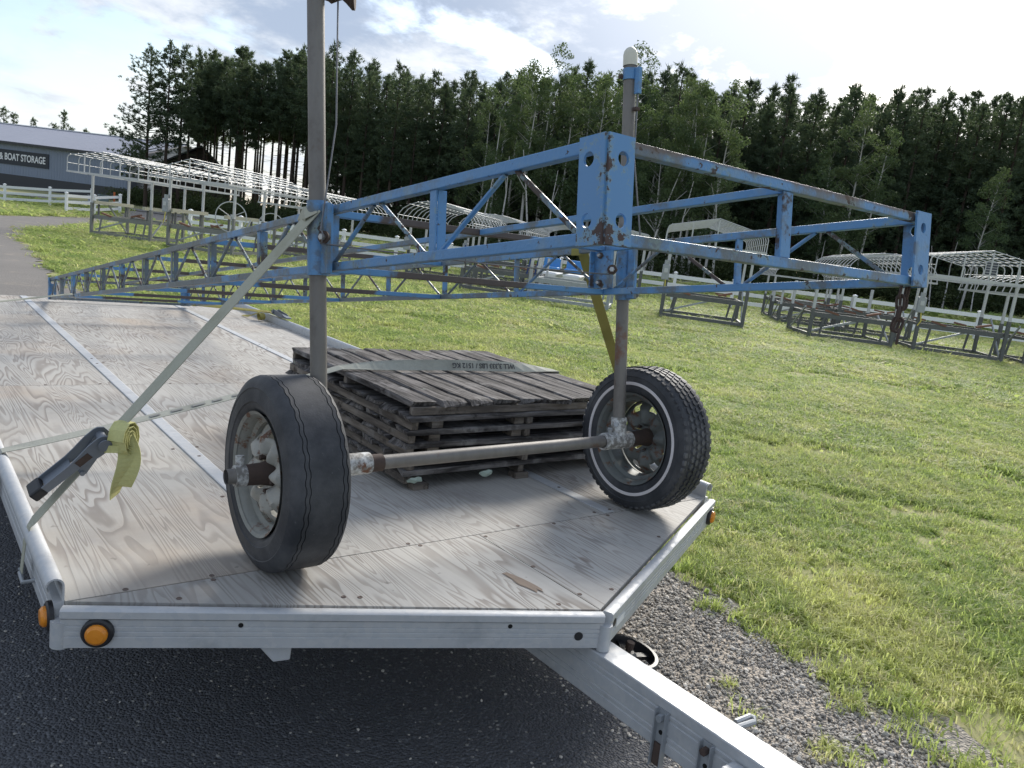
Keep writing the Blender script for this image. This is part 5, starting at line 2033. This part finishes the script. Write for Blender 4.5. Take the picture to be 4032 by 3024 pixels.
# bare white stems among the trunks
STEM = [MB().tube([(0, 0, -.1), (.1 * k, .05, 2.2), (.25 * k, -.05, 4.2), (.55 * k, .1, 6.6)], .085, 7, True, .02).tube([(.25 * k, -.05, 4.2), (.9 * k + .3, .3, 5.6)], .03, 5, True, .01).mesh('trunk', 'birch_bark', True) for k in (1, -1)]
for i, px in enumerate([1070, 1118, 1185, 1225, 1448, 1462, 1478, 1495, 1515, 1528, 1560, 1575, 1610, 1842, 1856, 1900, 2110, 2140, 2165, 2190, 2205]):
    x, y = at(px, 49.5 + (i % 4) * .9)
    plant_tree('bare_birch', [STEM[i % 2]], x, y, (.85 + .25 * ((i * 7) % 5) / 5) * (.55 if px > 1800 else 1.0), i * 1.3, 'bare white birch stem standing at the forest edge', 'bare birch stems at the forest edge', (0, .04 + .02 * (i % 5)))
# fallen leaning stem
x, y = at(1430, 50)
ob = plant_tree('bare_birch', [STEM[0]], x, y, .9, 0, 'dead white birch stem leaning far over to the left behind the canopy', None, (0, 0))
ob.rotation_euler = (Matrix.Rotation(R(-48), 4, Vector((fwd.x, fwd.y, 0)).normalized())).to_euler()
ob.location.x += 2.6
ob.location.y -= 2.6
# spruces beyond the storage roof
for i, (px, d, s) in enumerate([(-60, 150, 1.05), (8, 140, 1.0), (30, 146, 1.08), (72, 140, .92), (118, 143, 1.0), (140, 140, 1.08), (155, 146, 1.0), (188, 142, .90), (210, 150, .86), (252, 141, .98), (275, 146, .82), (298, 150, .72)]):
    u = (.098 + (px - 0) * (.224 - .098) / 300, 1.0)
    n_ = math.hypot(*u)
    x, y = CAM.x + u[0] / n_ * d, CAM.y + u[1] / n_ * d
    plant_tree('spruce_tree', SPRUCE[i % 2], x, y, s * 1.02, i * 1.1, 'pointed spruce top showing above the roof of the storage building', 'spruces beyond the storage building')

# undergrowth along the forest edge: countable bushes in front, a mass behind
BUSH = []
for k in range(4):
    r = np.random.default_rng(300 + k)
    cs = r.normal(size=(9, 3)) * np.array([.75, .75, .28]) + np.array([0, 0, .65])
    BUSH.append(tri_mesh('bush', leaf_cloud(r, cs, r.uniform(.35, .75, 9), 520, .10), 'bush_leaves'))
for i in range(84):
    px = 290 + i * (2560 - 290) / 83 + rt_.uniform(-10, 10)
    d = interp(FRONT, px) - rt_.uniform(2.6, 6.0)
    x, y = at(px, d)
    o = link('bush', BUSH[i % 4])
    o.location = (x, y, terr1(x, y) - .1)
    o.rotation_euler = (0, 0, rt_.uniform(0, 6.28))
    s = rt_.uniform(.75, 1.5)
    o.scale = (s * 1.25, s * 1.25, s)
    tag(o, 'low dark green bush in the undergrowth along the foot of the forest', 'bush', 'bushes along the forest edge')
r = np.random.default_rng(400)
V = []
for i in range(900):
    px = r.uniform(290, 2600)
    d = interp(FRONT, px) + (r.uniform(-3, 16) if px > 720 else r.uniform(-3.5, 1.0))
    x, y = at(px, d)
    z = terr1(x, y)
    V.append(leaf_cloud(r, [np.array([x, y, z + (r.uniform(.3, 2.3) if px > 720 else r.uniform(.2, .7))])], [r.uniform(.7, 1.4)], 80, .25))
o = link('undergrowth', tri_mesh('undergrowth', np.concatenate(V), 'bush_leaves'))
kind(o, 'stuff')

# ------------------------------------------------------------------ grass and stones (instanced)
def blade_tuft(seed, n, h, w, spread):
    r = np.random.default_rng(seed)
    V = []
    for k in range(n):
        az, ln = r.uniform(0, 6.28), h * r.uniform(.55, 1.15)
        b = np.array([r.normal() * spread, r.normal() * spread, -.004])
        out = np.array([math.cos(az), math.sin(az), 0])
        sd_ = np.array([-math.sin(az), math.cos(az), 0]) * w * r.uniform(.7, 1.2)
        m_ = b + out * ln * r.uniform(.10, .30) + np.array([0, 0, ln * .55])
        t_ = b + out * ln * r.uniform(.35, .95) + np.array([0, 0, ln * r.uniform(.55, .9)])
        V += [[b - sd_, b + sd_, m_ + sd_ * .8], [b - sd_, m_ + sd_ * .8, m_ - sd_ * .8], [m_ - sd_ * .8, m_ + sd_ * .8, t_]]
    return np.array(V)


def scatter(name, pts, rots, scls, sources, k):
    me = bpy.data.meshes.new(name)
    n = len(pts)
    me.vertices.add(n)
    me.vertices.foreach_set('co', np.asarray(pts, np.float32).ravel())
    a = me.attributes.new('rot', 'FLOAT_VECTOR', 'POINT')
    a.data.foreach_set('vector', np.asarray(rots, np.float32).ravel())
    a = me.attributes.new('scl', 'FLOAT_VECTOR', 'POINT')
    a.data.foreach_set('vector', np.asarray(scls, np.float32).ravel())
    a = me.attributes.new('pick', 'INT', 'POINT')
    a.data.foreach_set('value', rng.integers(0, len(sources), n).astype(np.int32))
    o = link(name, me)
    kind(o, k)
    ng = bpy.data.node_groups.new(name, 'GeometryNodeTree')
    ng.interface.new_socket('Geometry', in_out='INPUT', socket_type='NodeSocketGeometry')
    ng.interface.new_socket('Geometry', in_out='OUTPUT', socket_type='NodeSocketGeometry')
    N = ng.nodes
    gi, go = N.new('NodeGroupInput'), N.new('NodeGroupOutput')
    iop = N.new('GeometryNodeInstanceOnPoints')
    join = N.new('GeometryNodeJoinGeometry')
    for s in sources:
        oi = N.new('GeometryNodeObjectInfo')
        oi.inputs['Object'].default_value = s
        oi.inputs['As Instance'].default_value = True
        ng.links.new(oi.outputs['Geometry'], join.inputs[0])

    def attr(nm, tp):
        nd = N.new('GeometryNodeInputNamedAttribute')
        nd.data_type = tp
        nd.inputs['Name'].default_value = nm
        return nd.outputs['Attribute']
    ng.links.new(gi.outputs[0], iop.inputs['Points'])
    ng.links.new(join.outputs[0], iop.inputs['Instance'])
    iop.inputs['Pick Instance'].default_value = True
    ng.links.new(attr('pick', 'INT'), iop.inputs['Instance Index'])
    e2r = N.new('FunctionNodeEulerToRotation')
    ng.links.new(attr('rot', 'FLOAT_VECTOR'), e2r.inputs[0])
    ng.links.new(e2r.outputs[0], iop.inputs['Rotation'])
    ng.links.new(attr('scl', 'FLOAT_VECTOR'), iop.inputs['Scale'])
    ng.links.new(iop.outputs[0], go.inputs[0])
    md = o.modifiers.new('scatter', 'NODES')
    md.node_group = ng
    return o


def source(name, me):
    return bpy.data.objects.new(name, me)          # never linked to the scene


TUFTS = [source('tuft', tri_mesh('tuft', blade_tuft(500 + k, 22, .055, .0019, .016), 'grass_blades')) for k in range(6)]
TUFTS += [source('clover', tri_mesh('clover', blade_tuft(520 + k, 12, .034, .0055, .022), 'grass_blades')) for k in range(2)]
TUFTS += [source('straw', tri_mesh('straw', blade_tuft(530, 9, .095, .0011, .012), 'grass_blades'))]


def in_poly(px, py, poly):
    ins = np.zeros(len(px), bool)
    n = len(poly)
    j = n - 1
    for i in range(n):
        xi, yi = poly[i][0], poly[i][1]
        xj, yj = poly[j][0], poly[j][1]
        c = ((yi > py) != (yj > py)) & (px < (xj - xi) * (py - yi) / (yj - yi + 1e-12) + xi)
        ins ^= c
        j = i
    return ins


drive_poly = [(-60, -20), (1.15, -20)] + GRASS_EDGE + DRIVE_FAR + [(-60, 34)]


def vnoise(x, y, f, seed):
    r = np.random.default_rng(seed)
    T = r.random((64, 64))
    X, Y = x * f, y * f
    xi, yi = np.floor(X).astype(int), np.floor(Y).astype(int)
    fx, fy = X - xi, Y - yi
    fx, fy = fx * fx * (3 - 2 * fx), fy * fy * (3 - 2 * fy)
    g_ = lambda a, b: T[a % 64, b % 64]
    return (g_(xi, yi) * (1 - fx) + g_(xi + 1, yi) * fx) * (1 - fy) + (g_(xi, yi + 1) * (1 - fx) + g_(xi + 1, yi + 1) * fx) * fy


pts, rots, scls = [], [], []
azc = math.atan2(fwd.y, fwd.x)
for d0, d1, dens, sc0, wide in ((1.2, 4.5, 1250, 1.35, 1.0), (4.5, 8, 700, 1.3, 1.3), (8, 14, 260, 1.3, 2.1), (14, 24, 105, 1.5, 3.4), (24, 40, 42, 1.75, 5.2), (40, 64, 12, 2.4, 9.0)):
    a0, a1 = azc - R(52), azc + R(50)
    n = int(dens * (a1 - a0) / 2 * (d1 ** 2 - d0 ** 2))
    dd = np.sqrt(rng.uniform(d0 ** 2, d1 ** 2, n))
    aa = rng.uniform(a0, a1, n)
    x, y = CAM.x + dd * np.cos(aa), CAM.y + dd * np.sin(aa)
    jx = x + (vnoise(x, y, 3.5, 1) - .5) * .5 + (vnoise(x, y, 9, 12) - .5) * .25
    keep = ~in_poly(jx, y, drive_poly)
    s, t = st(x, y)
    rc = 42.5 + 8.5 * np.clip((t - 10) / 25, 0, 1)
    keep &= np.abs(s - rc) > 2.9
    bare = vnoise(x, y, 1.7, 2) * .6 + vnoise(x, y, 5.0, 3) * .4
    keep &= (bare > .27) | (rng.random(n) < .40)
    tu, tv = .62 * x - .78 * y, .78 * x + .62 * y
    worn = vnoise(tu * .45, tv * 2.0, 1.0, 14) * .65 + vnoise(x, y, 2.6, 15) * .35
    keep &= (worn < .70) | (rng.random(n) < .22) | (dd > 24)
    edge_thin = np.clip((x - 1.25) / .8, 0, 1)
    keep &= (rng.random(n) < .30 + .70 * edge_thin) | (dd > 6)
    # stray clumps in the gravel
    stray = in_poly(x, y, drive_poly) & (x > .75) & (y < 1.0) & (y > -3) & (vnoise(x, y, 6.5, 4) > .68) & (rng.random(n) < .40)
    keep |= stray
    x, y, dd = x[keep], y[keep], dd[keep]
    n = len(x)
    z = terr(x, y)
    pts.append(np.stack([x, y, z], -1))
    rots.append(np.stack([rng.normal(size=n) * .12, rng.normal(size=n) * .12, rng.uniform(0, 6.28, n)], -1))
    hgt = sc0 * rng.uniform(.6, 1.25, n) * (.75 + .6 * vnoise(x, y, 1.1, 5))
    scls.append(np.stack([hgt * wide ** .85, hgt * wide ** .85, hgt], -1))
scatter('grass', np.concatenate(pts), np.concatenate(rots), np.concatenate(scls), TUFTS, 'stuff')


def pebble_mesh(seed):
    r = np.random.default_rng(seed)
    bm = bmesh.new()
    bmesh.ops.create_icosphere(bm, subdivisions=1, radius=1)
    for v in bm.verts:
        v.co *= r.uniform(.72, 1.12)
        v.co.z *= .62
    me = bpy.data.meshes.new('pebble')
    bm.to_mesh(me)
    bm.free()
    me.materials.append(MATS['pebble'])
    return me


PEB = [source('pebble', pebble_mesh(600 + k)) for k in range(4)]
n = 120000
x, y = rng.uniform(.25, 2.0, n), rng.uniform(-2.6, 3.5, n)
gp = [(.2, -5)] + GRASS_EDGE[:11] + [(.2, 7)]
xe = np.interp(y, [p[1] for p in asp_edge], [p[0] for p in asp_edge])
keep = in_poly(x - (vnoise(x, y, 4, 8) - .4) * .3, y, gp) & (x > xe - rng.exponential(.05, n))
keep &= (vnoise(x, y, 3.1, 9) * .55 + vnoise(x, y, 9, 10) * .45 > .36) | (rng.random(n) < .4)
x, y = x[keep], y[keep]
n = len(x)
sz = np.clip(rng.lognormal(-5.35, .42, n), .0024, .014)
P_ = np.stack([x, y, .006 + sz * .3], -1)
x2, y2 = rng.uniform(-3.2, .6, 1500), rng.uniform(-1.8, 3.0, 1500)
sz2 = np.clip(rng.lognormal(-5.7, .4, 1500), .0018, .010)
P2 = np.stack([x2, y2, .010 + sz2 * .25], -1)
P_ = np.concatenate([P_, P2])
sz = np.concatenate([sz, sz2])
n = len(P_)
scatter('gravel_stones', P_, np.stack([rng.normal(size=n) * .3, rng.normal(size=n) * .3, rng.uniform(0, 6.28, n)], -1), np.stack([sz, sz * rng.uniform(.7, 1.2, n), sz], -1), PEB, 'stuff')
